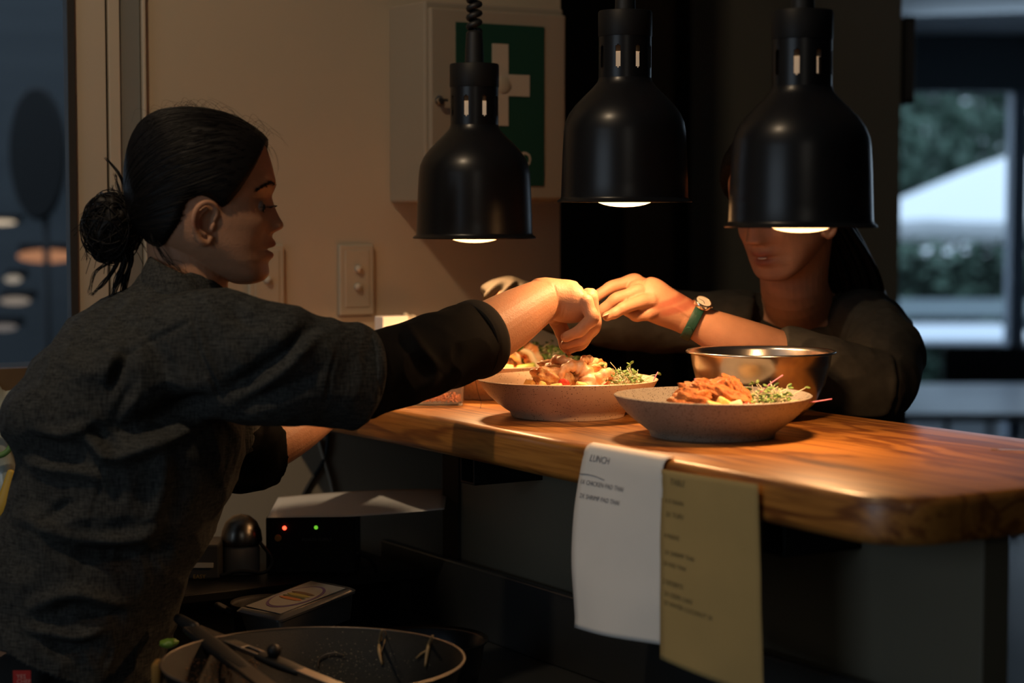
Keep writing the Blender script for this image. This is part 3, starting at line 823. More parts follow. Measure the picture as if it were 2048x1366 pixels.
prawn_m = mat('cooked_prawn', (0.68, 0.30, 0.11), 0.35, noise_col=(0.78, 0.56, 0.34), nscale=55, namt=0.25, bump=0.4, bscale=260, sss=0.1, spec=0.6)
squid_m = mat('seared_seafood', (0.70, 0.46, 0.20), 0.38, noise_col=(0.46, 0.17, 0.045), nscale=75, namt=0.22, bump=0.6, bscale=330, sss=0.1, spec=0.6)
chick_m = mat('crispy_fried_chicken', (0.34, 0.075, 0.013), 0.5, noise_col=(0.58, 0.22, 0.05), nscale=80, namt=0.4, bump=1.0, bscale=380, spec=0.5)
egg_m = mat('golden_tofu', (0.82, 0.52, 0.12), 0.45, noise_col=(0.86, 0.62, 0.28), nscale=60, bump=0.4, bscale=220, sss=0.1)
pale_m = mat('pale_tofu', (0.78, 0.60, 0.34), 0.5, noise_col=(0.82, 0.68, 0.45), nscale=60, bump=0.4, bscale=220)
pepper_m = mat('red_pepper', (0.60, 0.05, 0.02), 0.3)
noodle_m = mat('glossy_noodle', (0.74, 0.48, 0.20), 0.35, sss=0.08, noise_col=(0.80, 0.62, 0.34), nscale=50)
sprout_m = mat('pale_bean_sprout', (0.72, 0.66, 0.46), 0.5)
leaf_m = mat('microgreen_leaf', (0.10, 0.20, 0.045), 0.5, noise_col=(0.20, 0.30, 0.08), nscale=120)
pink_m = mat('pink_stem', (0.65, 0.22, 0.34), 0.5)
flake_m = mat('chilli_flakes', (0.45, 0.09, 0.015), 0.6, noise_col=(0.60, 0.22, 0.05), nscale=300)

def prawn(c, rz, tilt, s, name, m, label, cat, grp):
    rows = []
    N_ = 15
    for i in range(N_):
        k = i / (N_ - 1); a = R(-40 + 235 * k)
        r = 0.0115 * (1 - 0.80 * k ** 1.6) * (1 + 0.13 * math.cos(i * PI))
        if i == 0: r *= 0.75
        rows.append((0.020 * math.cos(a), 0.020 * math.sin(a), 0, r * 1.1, r))
    vs, fs = loft(rows, 14, 3, up=(0, 0, 1))
    q = Matrix.Rotation(rz, 3, 'Z') @ Matrix.Rotation(tilt, 3, 'X')
    t = empty(name, c, label, cat, grp)
    mb = MB(); mb.add([q @ Vector(p) * s + Vector(c) for p in vs], fs)
    obj('body', mb, m, t)
    # tail fan
    a = R(195); e = Vector((0.020 * math.cos(a), 0.020 * math.sin(a), 0)); mb = MB()
    for da in (-0.5, 0, 0.5):
        d = Matrix.Rotation(da, 3, 'Z') @ Vector((-math.sin(a), math.cos(a), 0))
        vs, fs = blob(e + d * 0.006, 0.0075, 0.0028, 0.001, sub=2, rot=Matrix.Rotation(math.atan2(d.y, d.x), 3, 'Z'))
        mb.add([q @ Vector(p) * s + Vector(c) for p in vs], fs)
    obj('tail', mb, pepper_m, t)
    return t
def lump(name, c, dims, rot, m, label, cat, grp, amp=0.35, freq=2.2, seed=0):
    mb = MB(); mb.add(*blob(c, *dims, amp=amp, freq=freq, sub=4, rot=rot, seed=seed))
    o = obj(name, mb, m); return tag(o, label, cat, grp)
def chunk(c, s, rot, m, label, grp, name='tofu_piece', cat='tofu'):
    vs, fs = box((0, 0, 0), EX, EY, EZ, *s)
    mb = MB(); mb.add([rot @ Vector(p) + Vector(c) for p in vs], fs)
    o = obj(name, mb, m, bevel=min(s) * 0.28, seg=3); return tag(o, label, cat, grp)
def rot3(a, b, c): return Matrix.Rotation(c, 3, 'Z') @ Matrix.Rotation(b, 3, 'Y') @ Matrix.Rotation(a, 3, 'X')
def noodles(cx, cy, zb, rx, ry, h, n, label, m=noodle_m, r=0.0024):
    mb = MB()
    for i in range(n):
        a0 = rnd.uniform(0, 2 * PI); k = rnd.uniform(0.25, 1.0); sw = rnd.uniform(0.8, 2.6); pts = []
        lift = rnd.uniform(-0.15, 0.12)
        for j in range(9):
            a = a0 + sw * j / 8
            kk = min(1, max(0.05, k + 0.12 * math.sin(j * 1.3 + i)))
            z = zb + h * (1 - kk ** 2) + lift * h + 0.003 * math.sin(j + i * 2)
            pts.append((cx + rx * kk * math.cos(a), cy + ry * kk * math.sin(a), max(z, zb)))
        mb.add(*tube(pts, r, 7, 3, up=(0.1, 0.2, 1)))
    o = obj('noodles', mb, m); tag(o, label, 'noodles', kind='stuff'); return o
def greens(name, c, rad, n, h, label, leaf=1.0, density=1.0, pink=()):
    mb = MB()
    for i in range(n):
        a = rnd.uniform(0, 2 * PI); k = rad * rnd.random() ** 0.6
        p = Vector((c[0] + k * math.cos(a), c[1] + k * math.sin(a), c[2] + rnd.random() * 0.008))
        L_ = h * rnd.uniform(0.5, 1.1)
        d = Vector((rnd.gauss(0, 0.9), rnd.gauss(0, 0.9), abs(rnd.gauss(0.5, 0.5)) * density)).normalized()
        q = p + d * L_ * 0.6; e = q + (d + Vector((rnd.gauss(0, .4), rnd.gauss(0, .4), -0.3))).normalized() * L_ * 0.5
        if e.z < c[2]: e.z = c[2]
        vs, fs = tube([p, q, e], [0.0007, 0.0006, 0.0005], 5, 4, up=(0.13, 0.2, 1)); mb.add(vs, fs, 0)
        if rnd.random() < 0.55 * leaf:
            for s_ in (-1, 1):
                dd = Vector((rnd.gauss(0, 1), rnd.gauss(0, 1), 0.3)).normalized()
                vs, fs = blob(e + dd * 0.0030, 0.0038, 0.0026, 0.0008, sub=2, rot=rot3(rnd.uniform(-.8, .8), rnd.uniform(-.8, .8), math.atan2(dd.y, dd.x))); mb.add(vs, fs, 1)
    for pts in pink:
        vs, fs = tube(pts, [0.0009] * len(pts), 6, 5, up=(0.1, 0.5, 0.3)); mb.add(vs, fs, 2)
    o = obj(name, mb, [sprout_m, leaf_m, pink_m]); tag(o, label, 'microgreens', kind='stuff'); return o

# --- middle bowl: seafood heap
def onY(px, py, Y): return at(px, py, Y)
Y2 = 2.86; g2 = 'seafood pieces in the beige bowl'
noodles(at(1140, 760, Y2).x, Y2, TOP + 0.018, 0.066, 0.055, 0.034, 110, 'glossy noodles heaped in the beige bowl under the seafood')
sf = [  # px, py, Y, dims(px half), rot, seed
    (1107, 757, 2.815, (0.031, 0.016, 0.014), 0.25, 1.0, 'large seared seafood piece at the left front of the beige bowl heap'),
    (1128, 741, 2.845, (0.034, 0.020, 0.011), 0.05, 4.0, 'peppered seafood piece crowning the beige bowl heap'),
    (1168, 748, 2.835, (0.026, 0.018, 0.013), -0.15, 7.0, 'pale curled seafood piece right of the crown in the beige bowl'),
    (1186, 741, 2.875, (0.020, 0.018, 0.015), -0.5, 9.0, 'seafood piece at the right shoulder of the beige bowl heap'),
    (1110, 738, 2.875, (0.026, 0.018, 0.010), 0.3, 12.0, 'seafood piece at the back left of the beige bowl heap')]
for px, py, Y, dm, rz, sd, lb in sf:
    p = at(px, py, Y); lump('seafood_piece', (p.x, Y, p.z), dm, rot3(0.1, rz, rz), squid_m, lb, 'seafood', g2, 0.45, 2.0, sd)
for (px, py, Y, rz, tl, s, lb) in [(1150, 758, 2.81, 0.3, 1.1, 1.0, 'curled prawn at the front of the beige bowl heap'),
                                   (1140, 732, 2.85, 2.4, 0.45, 0.95, 'prawn lying on top of the beige bowl heap'),
                                   (1185, 735, 2.86, 1.0, 0.7, 0.8, 'prawn on the right top of the beige bowl heap, dusted with chilli'),
                                   (1205, 762, 2.83, 4.0, 0.9, 0.8, 'prawn beside the microgreens in the beige bowl')]:
    p = at(px, py, Y); prawn((p.x, Y, p.z), rz, tl, s, 'prawn', prawn_m, lb, 'prawn', 'prawns in the beige bowl')
for (px, py, Y, sz, a, m, lb) in [(1063, 770, 2.815, (0.018, 0.018, 0.014), 0.4, egg_m, 'golden tofu piece at the far left of the beige bowl heap'),
                                  (1197, 757, 2.82, (0.021, 0.016, 0.016), -0.5, pale_m, 'pale tofu cube at the right of the beige bowl heap'),
                                  (1163, 771, 2.795, (0.016, 0.010, 0.009), 0.2, egg_m, 'yellow piece at the front middle of the beige bowl heap'),
                                  (1112, 775, 2.79, (0.020, 0.012, 0.010), -0.2, egg_m, 'yellow piece at the front left of the beige bowl heap'),
                                  (1086, 773, 2.795, (0.016, 0.010, 0.010), 0.6, egg_m, 'small yellow piece beside the leftmost tofu in the beige bowl')]:
    p = at(px, py, Y); chunk((p.x, Y, p.z), sz, rot3(0.3, a, a * 2), m, lb, 'tofu and egg pieces in the beige bowl')
p = at(1128, 766, 2.79); lump('pepper_slice', (p.x, 2.79, p.z), (0.008, 0.003, 0.006), rot3(0, 0.3, 0), pepper_m, 'small red pepper slice at the front of the beige bowl heap', 'pepper', None, 0.1)
p = at(1250, 772, 2.85)
greens('microgreens', (p.x, 2.85, p.z), 0.026, 170, 0.026, 'microgreens and pale sprouts at the right of the beige bowl', pink=[[at(1304, 770, 2.84), at(1309, 757, 2.84), at(1316, 744, 2.84)]])
p = at(1042, 777, 2.83); lump('leaf_scrap', (p.x, 2.83, p.z), (0.004, 0.002, 0.001), rot3(0, 0, 0.4), leaf_m, 'tiny green leaf scrap at the left inside the beige bowl', 'leaf', None, 0.1)

# --- right bowl: fried chicken
Y1 = 2.608
noodles(at(1430, 800, Y1).x, Y1, TOP + 0.016, 0.058, 0.05, 0.026, 60, 'noodles beneath the fried chicken in the grey bowl')
ch = [(1378, 803, 2.555, (0.028, 0.014, 0.015), 0.20, 1), (1406, 797, 2.57, (0.012, 0.011, 0.020), 0.1, 2), (1392, 783, 2.60, (0.024, 0.012, 0.009), -0.3, 3),
      (1420, 786, 2.575, (0.026, 0.011, 0.009), -0.45, 4), (1452, 788, 2.565, (0.031, 0.010, 0.008), -0.33, 5), (1410, 773, 2.61, (0.018, 0.011, 0.009), -0.2, 6),
      (1440, 774, 2.605, (0.022, 0.011, 0.009), 0.1, 7), (1462, 770, 2.60, (0.012, 0.010, 0.008), 0.3, 8), (1478, 788, 2.58, (0.024, 0.010, 0.010), -1.0, 9),
      (1492, 803, 2.575, (0.022, 0.009, 0.009), -1.05, 10), (1465, 782, 2.625, (0.026, 0.012, 0.010), -0.7, 11), (1362, 795, 2.60, (0.014, 0.010, 0.014), 0.7, 12)]
names = ['large crispy chicken piece at the front left of the grey bowl', 'upright chicken strip beside the large front left piece', 'chicken strip at the back left of the heap in the grey bowl',
         'slanting chicken strip left of the middle of the grey bowl', 'long chicken strip across the front middle of the grey bowl', 'chicken piece on the upper left of the grey bowl heap',
         'chicken piece on top of the grey bowl heap', 'small chicken crumb piece at the very top of the grey bowl heap', 'chicken strip leaning at the right of the grey bowl heap',
         'lowest chicken strip at the right of the grey bowl heap', 'chicken strip behind the top of the grey bowl heap', 'small dark chicken piece at the far left of the grey bowl heap']
for (px, py, Y, dm, rz, sd), lb in zip(ch, names):
    p = at(px, py, Y); lump('chicken_strip', (p.x, Y, p.z), dm, rot3(0.1 * sd, -rz, rz * 0.6), chick_m, lb, 'fried chicken', 'fried chicken strips in the grey bowl', 0.42, 2.6, sd * 3.1)
for (px, py, Y, sz, a, m, lb) in [(1437, 815, 2.54, (0.034, 0.012, 0.011), 0.25, egg_m, 'long yellow piece under the chicken in the grey bowl'),
                                  (1472, 813, 2.545, (0.018, 0.014, 0.014), -0.3, pale_m, 'pale cube under the chicken at the right of the grey bowl'),
                                  (1448, 806, 2.55, (0.018, 0.014, 0.012), 0.5, egg_m, 'golden piece behind the long yellow piece in the grey bowl'),
                                  (1350, 812, 2.56, (0.012, 0.012, 0.018), 0.4, pale_m, 'pale noodle-coloured piece at the far left of the grey bowl heap')]:
    p = at(px, py, Y); chunk((p.x, Y, p.z), sz, rot3(0.2, a, a), m, lb, 'tofu pieces in the grey bowl')
p = at(1495, 815, 2.545); lump('pepper_slice', (p.x, 2.545, p.z), (0.007, 0.004, 0.007), rot3(0, 0.3, 0), pepper_m, 'red pepper slice at the right of the grey bowl heap', 'pepper', None, 0.1)
p = at(1516, 820, 2.55); lump('lime_wedge', (p.x, 2.55, p.z), (0.014, 0.006, 0.006), rot3(0, 0, 0), mat('lime_green', (0.30, 0.42, 0.08), 0.4), 'green lime wedge by the microgreens in the grey bowl', 'lime', None, 0.08)
p = at(1540, 812, 2.60)
greens('microgreens', (p.x, 2.60, p.z), 0.024, 140, 0.028, 'microgreens and pale sprouts at the right of the grey bowl', pink=[
    [at(1520, 785, 2.60), at(1540, 768, 2.60), at(1566, 750, 2.60)], [at(1497, 790, 2.60), at(1490, 778, 2.60), at(1480, 768, 2.61)],
    [at(1560, 818, 2.58), at(1590, 806, 2.58), at(1625, 804, 2.58), at(1664, 798, 2.58)], [at(1400, 770, 2.61), at(1394, 763, 2.61), at(1389, 757, 2.61)],
    [at(1535, 786, 2.60), at(1535, 778, 2.60), at(1536, 772, 2.60)]])
# --- back bowl
Y3 = 3.17
noodles(at(1015, 735, Y3).x, Y3, TOP + 0.018, 0.06, 0.05, 0.034, 60, 'noodles in the cream bowl behind the forearm')
for (px, py, Y, rz, tl, s, lb) in [(1040, 718, 3.13, 0.5, 1.1, 1.2, 'prawn on top of the cream bowl heap, right of the forearm'), (1012, 722, 3.12, 2.6, 0.9, 1.2, 'prawn at the left of the cream bowl heap'),
                                   (1036, 705, 3.16, 1.6, 0.6, 1.1, 'topmost prawn in the cream bowl')]:
    p = at(px, py, Y); prawn((p.x, Y, p.z), rz, tl, s, 'prawn', prawn_m, lb, 'prawn', 'prawns in the cream bowl')
for (px, py, Y, sz, a, m, lb) in [(985, 733, 3.10, (0.030, 0.016, 0.014), 0.2, egg_m, 'yellow piece at the far left of the cream bowl'), (1012, 736, 3.09, (0.024, 0.014, 0.010), 0.1, egg_m, 'yellow piece at the front of the cream bowl'),
                                  (1052, 735, 3.09, (0.030, 0.014, 0.010), -0.2, mat('avocado_green', (0.42, 0.48, 0.10), 0.4), 'yellow-green piece at the front right of the cream bowl')]:
    p = at(px, py, Y); chunk((p.x, Y, p.z), sz, rot3(0.2, a, a), m, lb, 'pieces in the cream bowl')
mb = MB()
mb.add(*tube([at(1040, 700, 3.12), at(1058, 706, 3.12), at(1068, 722, 3.115), at(1076, 740, 3.10)], [0.0035, 0.005, 0.005, 0.004], 8, 4, up=(0, 1, 0)))
o = obj('leek_strip', mb, sprout_m); tag(o, 'thick pale vegetable strip curling down the cream bowl heap', 'vegetable')
p = at(1100, 732, 3.17); greens('microgreens', (p.x, 3.17, p.z - 0.004), 0.035, 130, 0.026, 'dark green leaves at the right of the cream bowl', leaf=1.6)
vs, fs = blob((0, 0, 0), 0.011, 0.007, 0.009, sub=3); p = at(1034, 692, 3.12)
mb = MB(); mb.add([Vector(q) + p for q in vs], fs); o = obj('green_garnish', mb, mat('pea_shoot_green', (0.07, 0.16, 0.03), 0.4)); tag(o, 'round green garnish standing on top of the cream bowl heap', 'garnish')
p = at(1080, 705, 3.22); greens('herb_sprig', (p.x, 3.21, p.z - 0.012), 0.03, 110, 0.030, 'fluffy green herbs behind the prawns in the cream bowl', leaf=1.8)

# falling and strewn chilli flakes
mb = MB()
for i in range(42):
    k = i / 41; px = 1139 + rnd.gauss(0, 2.0 + 1.5 * k); py = 703 + 27 * k + rnd.gauss(0, 1)
    if i % 6 == 0: px -= rnd.uniform(4, 12)
    p = at(px, py, 2.855 + rnd.gauss(0, 0.004)); mb.add(*blob(p, 0.0011, 0.0008, 0.0008, 0.3, 2, 1, seed=i))
o = obj('falling_chilli', mb, flake_m, smooth=False); tag(o, 'pinch of chilli flakes falling from the fingertips onto the beige bowl', 'spice', kind='stuff')

# ------------------------------------------------------------------ steel mixing bowl
def steel_bowl(px, py, Y, r, label):
    p = at(px, py, Y)
    h = p.z - TOP - 0.001
    t = empty('mixing_bowl', (p.x, Y, TOP + 0.001), label, 'bowl')
    pr_ = [(0, 0.0), (r * 0.38, 0.0), (r * 0.55, h * 0.06), (r * 0.73, h * 0.25), (r * 0.85, h * 0.52), (r * 0.915, h * 0.80), (r * 0.935, h * 0.955), (r * 0.965, h * 0.985), (r * 0.995, h * 0.98), (r * 1.0, h * 0.995), (r * 0.985, h * 1.012), (r * 0.935, h * 1.0),
           (r * 0.918, h * 0.95), (r * 0.895, h * 0.80), (r * 0.83, h * 0.52), (r * 0.71, h * 0.27), (r * 0.53, h * 0.09), (r * 0.36, h * 0.03), (0, h * 0.03)]
    mb = MB(); mb.add(*lathe(pr_, 128)); obj('vessel', mb, M['steel'], t, local=True)
steel_bowl(1522, 702, 2.815, 0.1065, 'shiny stainless steel mixing bowl on the wooden counter behind the grey bowl')

# ------------------------------------------------------------------ clear tub of chilli flakes, goods near the wall
t = empty('spice_tub', (at(868, 812, 3.02).x, 3.04, TOP), 'clear plastic tub of chilli flakes beside the cream bowl, under the woman\'s sleeve', 'tub')
cx = at(868, 812, 3.04).x
def rrect(hx, hy, rc, n=6):
    out = []
    for (sx, sy, a0) in ((1, 1, 0), (-1, 1, 90), (-1, -1, 180), (1, -1, 270)):
        for k in range(n + 1):
            a = R(a0 + 90 * k / n); out.append((sx * (hx - rc) + rc * math.cos(a), sy * (hy - rc) + rc * math.sin(a)))
    return out
def stack(rings):
    vs = []; fs = []; n = len(rings[0][0])
    for pts, z in rings: vs += [(x, y, z) for x, y in pts]
    for j in range(len(rings) - 1):
        for i in range(n): k = (i + 1) % n; fs.append((j * n + i, j * n + k, (j + 1) * n + k, (j + 1) * n + i))
    fs.append(tuple(range(n))[::-1]); fs.append(tuple((len(rings) - 1) * n + i for i in range(n)))
    return vs, fs
mb = MB(); mb.add(*stack([(rrect(0.043, 0.034, 0.010), 0.0), (rrect(0.044, 0.035, 0.011), 0.002), (rrect(0.048, 0.039, 0.012), 0.060), (rrect(0.050, 0.041, 0.012), 0.062), (rrect(0.050, 0.041, 0.012), 0.064), (rrect(0.0468, 0.0378, 0.012), 0.064), (rrect(0.0425, 0.0335, 0.010), 0.003)]))
obj('tub_wall', mb, M['clear'], t, local=True, angle=40)
mb = MB()
for i in range(620):
    x, y = rnd.uniform(-0.041, 0.041), rnd.uniform(-0.031, 0.031); hh = 0.006 + 0.007 * (0.5 + 0.5 * math.sin(x * 80))
    mb.add(*blob((x, y, 0.005 + rnd.random() * hh), 0.0018, 0.0014, 0.0009, 0.3, 2, 1, rot=rot3(rnd.uniform(-1, 1), rnd.uniform(-1, 1), rnd.uniform(-3, 3)), seed=i))
o = obj('flakes', mb, flake_m, t, local=True, smooth=False); o['kind'] = 'stuff'
t = empty('carton', (at(783, 640, 3.27).x, 3.27, TOP), 'small white carton standing on the counter by the cream wall', 'carton')
mb = MB(); mb.add(*box((0, 0, 0.061), V, U, EZ, 0.048, 0.03, 0.122)); obj('box', mb, M['paper'], t, local=True, smooth=False, bevel=0.002)
mb = MB(); mb.add(*box(tuple(-U * 0.0155 + EZ * 0.06), V, U, EZ, 0.036, 0.001, 0.06)); obj('label', mb, M['ypaper'], t, local=True, smooth=False)
t = empty('food_bag', (at(822, 640, 3.29).x, 3.30, TOP), 'crumpled beige food bag slumped beside the small white carton', 'bag')
bagm = mat('crumpled_bag', (0.42, 0.34, 0.24), 0.35, noise_col=(0.5, 0.5, 0.42), nscale=40, bump=0.8, bscale=60)
mb = MB(); mb.add(*blob((0, 0, 0.058), 0.030, 0.024, 0.060, 0.35, 2.6, 4)); obj('bag_body', mb, bagm, t, local=True)
# loose hair-thin thread and tear of film on the counter
mb = MB(); mb.add(*tube([at(950, 755, 2.98), at(956, 785, 2.98), at(962, 805, 2.98), at(960, 820, 2.96), at(965, 822, 2.96)], 0.0004, 5, 5)); o = obj('loose_thread', mb, M['rubber']); tag(o, 'fine dark thread dangling beside the beige bowl', 'thread')
mb = MB()
pts = [uv(-0.52, 0.40, TOP + 0.001), uv(-0.555, 0.43, TOP + 0.0015), uv(-0.62, 0.49, TOP + 0.001), uv(-0.67, 0.528, TOP + 0.001), uv(-0.72, 0.53, TOP + 0.001)]
mb.add(*tube(pts, 0.0008, 5, 4, up=(0, 0, 1))); o = obj('film_scrap', mb, M['clear']); tag(o, 'thin glinting strip of clear film near the far edge of the wooden counter', 'film')

# ------------------------------------------------------------------ order papers on the counter's front edge
def pv(px, py, v): 
    d = at(px, py, 1.0) - CAM; a = O + V * v; t_ = (a - CAM).dot(V) / d.dot(V); return CAM + d * t_
def vuz(px, py, v=-0.0012):
    p = pv(px, py, v); return ((p - O).dot(U), p.z)
def paper(name, corners, left_bulge, m, label, over, texts, inkm, seed):
    """corners tl,tr,br,bl in (u,z); hangs down the front; over = length lying on top of the slab"""
    (u0, z0), (u1, z1), (u2, z2), (u3, z3) = corners
    NX, NY = 14, 34
    prof = []
    if over > 0:
        for k in range(5): prof.append(('top', over * (1 - k / 4)))
    def surf(s, t, lift=0.0):
        """s 0..1 across, t 0..1 down"""
        ul = u0 + (u3 - u0) * t + left_bulge * math.sin(PI * min(1, t * 1.05)) ; ur = u1 + (u2 - u1) * t
        zl = z0 + (z3 - z0) * t; zr = z1 + (z2 - z1) * t
        u = ul + (ur - ul) * s; z = zl + (zr - zl) * s
        v = -0.0040 - 0.010 * t * t * (0.4 + 0.6 * math.sin(s * 3 + seed)) - 0.005 * math.sin(s * PI) * t - 0.0012 * (1 + noise.noise(Vector((s * 3, t * 4, seed))))
        if t < 0.02 and over > 0: v = -0.0042
        return uv(u, v - lift, z)
    vs = []; fs = []
    rows = 0
    if over > 0:
        for k in range(4):
            d = over * (1 - k / 4)
            for i in range(NX + 1):
                p = surf(i / NX, 0); vs.append(Vector((p.x, p.y, TOP + 0.0012 + 0.0023 * k / 4)) + V * (0.0145 + d))
            rows += 1
        for k in range(5):
            a = PI / 2 * k / 4
            for i in range(NX + 1):
                p = surf(i / NX, 0); vs.append(Vector((p.x, p.y, TOP - 0.011 + 0.0145 * math.cos(a))) + V * (0.0145 - 0.0145 * math.sin(a)))
            rows += 1
    for j in range(NY + 1):
        t = j / NY
        if over > 0 and j == 0: continue
        for i in range(NX + 1):
            s = i / NX
            p = surf(s, t)
            if s == 1 and name == 'order_slip': p = p + U * (0.0012 * noise.noise(Vector((t * 40, 3, 1))))
            vs.append(p)
        rows += 1
    for j in range(rows - 1):
        for i in range(NX):
            a = j * (NX + 1) + i; fs.append((a, a + 1, a + NX + 2, a + NX + 1))
    c_ = surf(0.5, 0.5)
    e = empty(name, surf(0.5, 1.0), label, 'paper', None)
    mb = MB(); mb.add(vs, fs); o = obj('sheet', mb, m, e); o.modifiers.new('s', 'SOLIDIFY').thickness = 0.0003
    W_ = (uv(u1, 0, z1) - uv(u0, 0, z0)).length; H_ = abs(z3 - z0)
    for txt, px, py, size in texts:
        u_, z_ = vuz(px, py)
        # invert s,t
        t_ = (z0 - z_) / (z0 - z3); 
        for _ in range(3):
            ul = u0 + (u3 - u0) * t_ + left_bulge * math.sin(PI * min(1, t_ * 1.05)); ur = u1 + (u2 - u1) * t_
            s_ = (u_ - ul) / (ur - ul)
            zl0 = z0 + (z1 - z0) * s_; zl1 = z3 + (z2 - z3) * s_
            t_ = (z_ - zl0) / (zl1 - zl0)
        jit = random.Random(len(txt) + int(py))
        f = lambda x, y: surf(s_ + x / W_, t_ - y / H_, 0.0009)
        o = obj('handwriting', text_mb(txt, size, f, shear=0.15, weight=0.0), inkm, e, smooth=False)
    return e, surf
tl, tr, br, bl = vuz(1172, 895), vuz(1330, 914), vuz(1332, 1289), vuz(1164, 1253)
tl = (tl[0], TOP - 0.011); tr = (tr[0], TOP - 0.011)
e, sf_ = paper('order_slip', (tl, tr, br, bl), 0.018, M['paper'], 'white handwritten order paper hanging from the counter edge, left of the yellow one', 0.004, [
    ('LUNCH', 1184, 921, 0.0125), ('1X CHICKEN PAD THAI', 1166, 966, 0.0086), ('2X SHRIMP PAD THAI', 1166, 994, 0.0086)], M['ink'], 0.7)
u_a, z_a = vuz(1163, 935); u_b, z_b = vuz(1216, 940)
mb = MB(); mb.add(*tube([sf_(0.01, 0.112, 0.001), sf_(0.10, 0.108, 0.001), sf_(0.20, 0.110, 0.001), sf_(0.32, 0.122, 0.001)], 0.0004, 4, 4, up=(0, 0, 1))); obj('underline', mb, M['ink'], e)
tl, tr, br, bl = vuz(1329, 938), vuz(1522, 968), vuz(1532, 1400), vuz(1338, 1315)
e, sf_ = paper('order_sheet', (tl, tr, br, bl), 0.004, M['ypaper'], 'long yellow handwritten order paper hanging from the counter edge', 0, [
    ('TABLE', 1346, 968, 0.0105), ('4 X NAAN', 1336, 1004, 0.0080), ('3X TOFU', 1338, 1031, 0.0085), ('4 MAINS', 1336, 1073, 0.0080), ('1X SHRIMP THAI', 1338, 1106, 0.0078),
    ('2X PAD THAI', 1336, 1128, 0.0075), ('2 DESSERTS', 1336, 1164, 0.0080), ('2X CREPE CAKE', 1340, 1188, 0.0078), ('1X WATER COCONUT 24', 1340, 1206, 0.0078)], M['yink'], 2.1)

# ------------------------------------------------------------------ wok, tongs and pans on the bench
WX, WYc, WZ = at(627, 1318, 2.33).x, 2.33, at(627, 1318, 2.33).z
Rw = 308 / FPX * 2.33
hW = WZ - BENCH - 0.001
t = empty('wok', (WX, WYc, BENCH + 0.001), 'large black nonstick wok with noodle scraps on its wall, at the bottom of the frame', 'wok')
pr_ = [(0, 0), (Rw * 0.45, 0), (Rw * 0.62, hW * 0.10), (Rw * 0.80, hW * 0.34), (Rw * 0.92, hW * 0.66), (Rw * 0.985, hW * 0.97), (Rw * 1.0, hW * 1.0), (Rw * 0.992, hW * 1.006)]
pi_ = [(Rw * 0.984, hW * 0.995), (Rw * 0.90, hW * 0.66), (Rw * 0.775, hW * 0.36), (Rw * 0.60, hW * 0.13), (Rw * 0.43, hW * 0.04), (0, hW * 0.04)]
mb = MB(); vs, fs = lathe(pr_ + pi_, 128); mb.add(vs, fs); obj('pan_body', mb, M['wok'], t, local=True)
mb = MB(); mb.add(*lathe([(Rw * 0.983, hW * 0.998), (Rw * 0.9995, hW * 0.998), (Rw * 1.0015, hW * 1.004), (Rw * 0.994, hW * 1.010), (Rw * 0.985, hW * 1.005)], 128, close=True)); obj('rim', mb, M['wokrim'], t, local=True)
a_h = R(262)
mb = MB(); mb.add(*loft([(Rw * 0.93 * math.cos(a_h), Rw * 0.93 * math.sin(a_h), hW * 0.8, 0.010, 0.006), (0.26 * math.cos(a_h), 0.26 * math.sin(a_h), hW * 1.0, 0.010, 0.007), (0.36 * math.cos(a_h), 0.36 * math.sin(a_h), hW * 1.12, 0.012, 0.009)], 12, 4, up=(0, 0, 1))); obj('handle', mb, M['blackm'], t, local=True)
def wokwall(px, py, off=0.0015):
    """point on the inner wall of the wok seen at a pixel"""
    d = (at(px, py, 1.0) - CAM)
    best = None
    for k in range(2000):
        Y = 2.05 + 0.5 * k / 2000
        p = CAM + d * Y
        r = math.hypot(p.x - WX, p.y - WYc); z = p.z - BENCH
        zz = np.interp(r, [q[0] for q in pi_[::-1]], [q[1] for q in pi_[::-1]])
        if p.y > WYc - Rw * 0.9 and z < zz + off and r < Rw * 0.985 : return p + Vector((WX - p.x, WYc - p.y, 0)).normalized() * 0.0035 * (1 if off > 0.001 else 0)
    return CAM + d * 2.4
for pts, lb in (([(764, 1259), (763, 1278), (761, 1300), (767, 1328)], 'noodle strand stuck to the wok wall, left of the two'), ([(865, 1272), (864, 1285), (860, 1300), (855, 1332)], 'forked noodle strand stuck to the wok wall, right of the two')):
    mb = MB(); q = [wokwall(*p) for p in pts]
    mb.add(*tube(q, [0.0012, 0.0022, 0.0025, 0.0014], 6, 4, up=(0, 1, 0)))
    if pts[0][0] > 800:
        mb.add(*tube([q[2], wokwall(848, 1306), wokwall(836, 1316)], [0.0018, 0.0014, 0.0008], 6, 4, up=(0, 1, 0)))
    else:
        mb.add(*tube([wokwall(770, 1260), wokwall(774, 1268), wokwall(771, 1285), wokwall(764, 1305)], 0.0006, 5, 4, up=(0, 1, 0)))
    o = obj('noodle_scrap', mb, mat('drying_noodle', (0.30, 0.20, 0.09), 0.4)); tag(o, lb, 'noodle', 'noodle scraps in the wok')
q = [wokwall(636, 1334), wokwall(638, 1318), wokwall(652, 1308), wokwall(672, 1305), wokwall(690, 1310)]
mb = MB(); mb.add(*tube(q, 0.0010, 6, 5, up=(0, 1, 0))); o = obj('noodle_scrap', mb, mat('dark_sauce_noodle', (0.05, 0.04, 0.03), 0.25)); tag(o, 'dark curved strand lying in the middle of the wok', 'noodle', 'noodle scraps in the wok')
mb = MB()
for i in range(420):
    a = rnd.gauss(0, 1); px, py = 690 + a * 60, 1330 + rnd.gauss(0, 28)
    if not (1262 < py < 1372 and 345 < px < 915): continue
    p = wokwall(px, py, 0.0003); s_ = rnd.uniform(0.0004, 0.0011); mb.add(*blob(p, s_, s_, s_ * 0.6, sub=1))
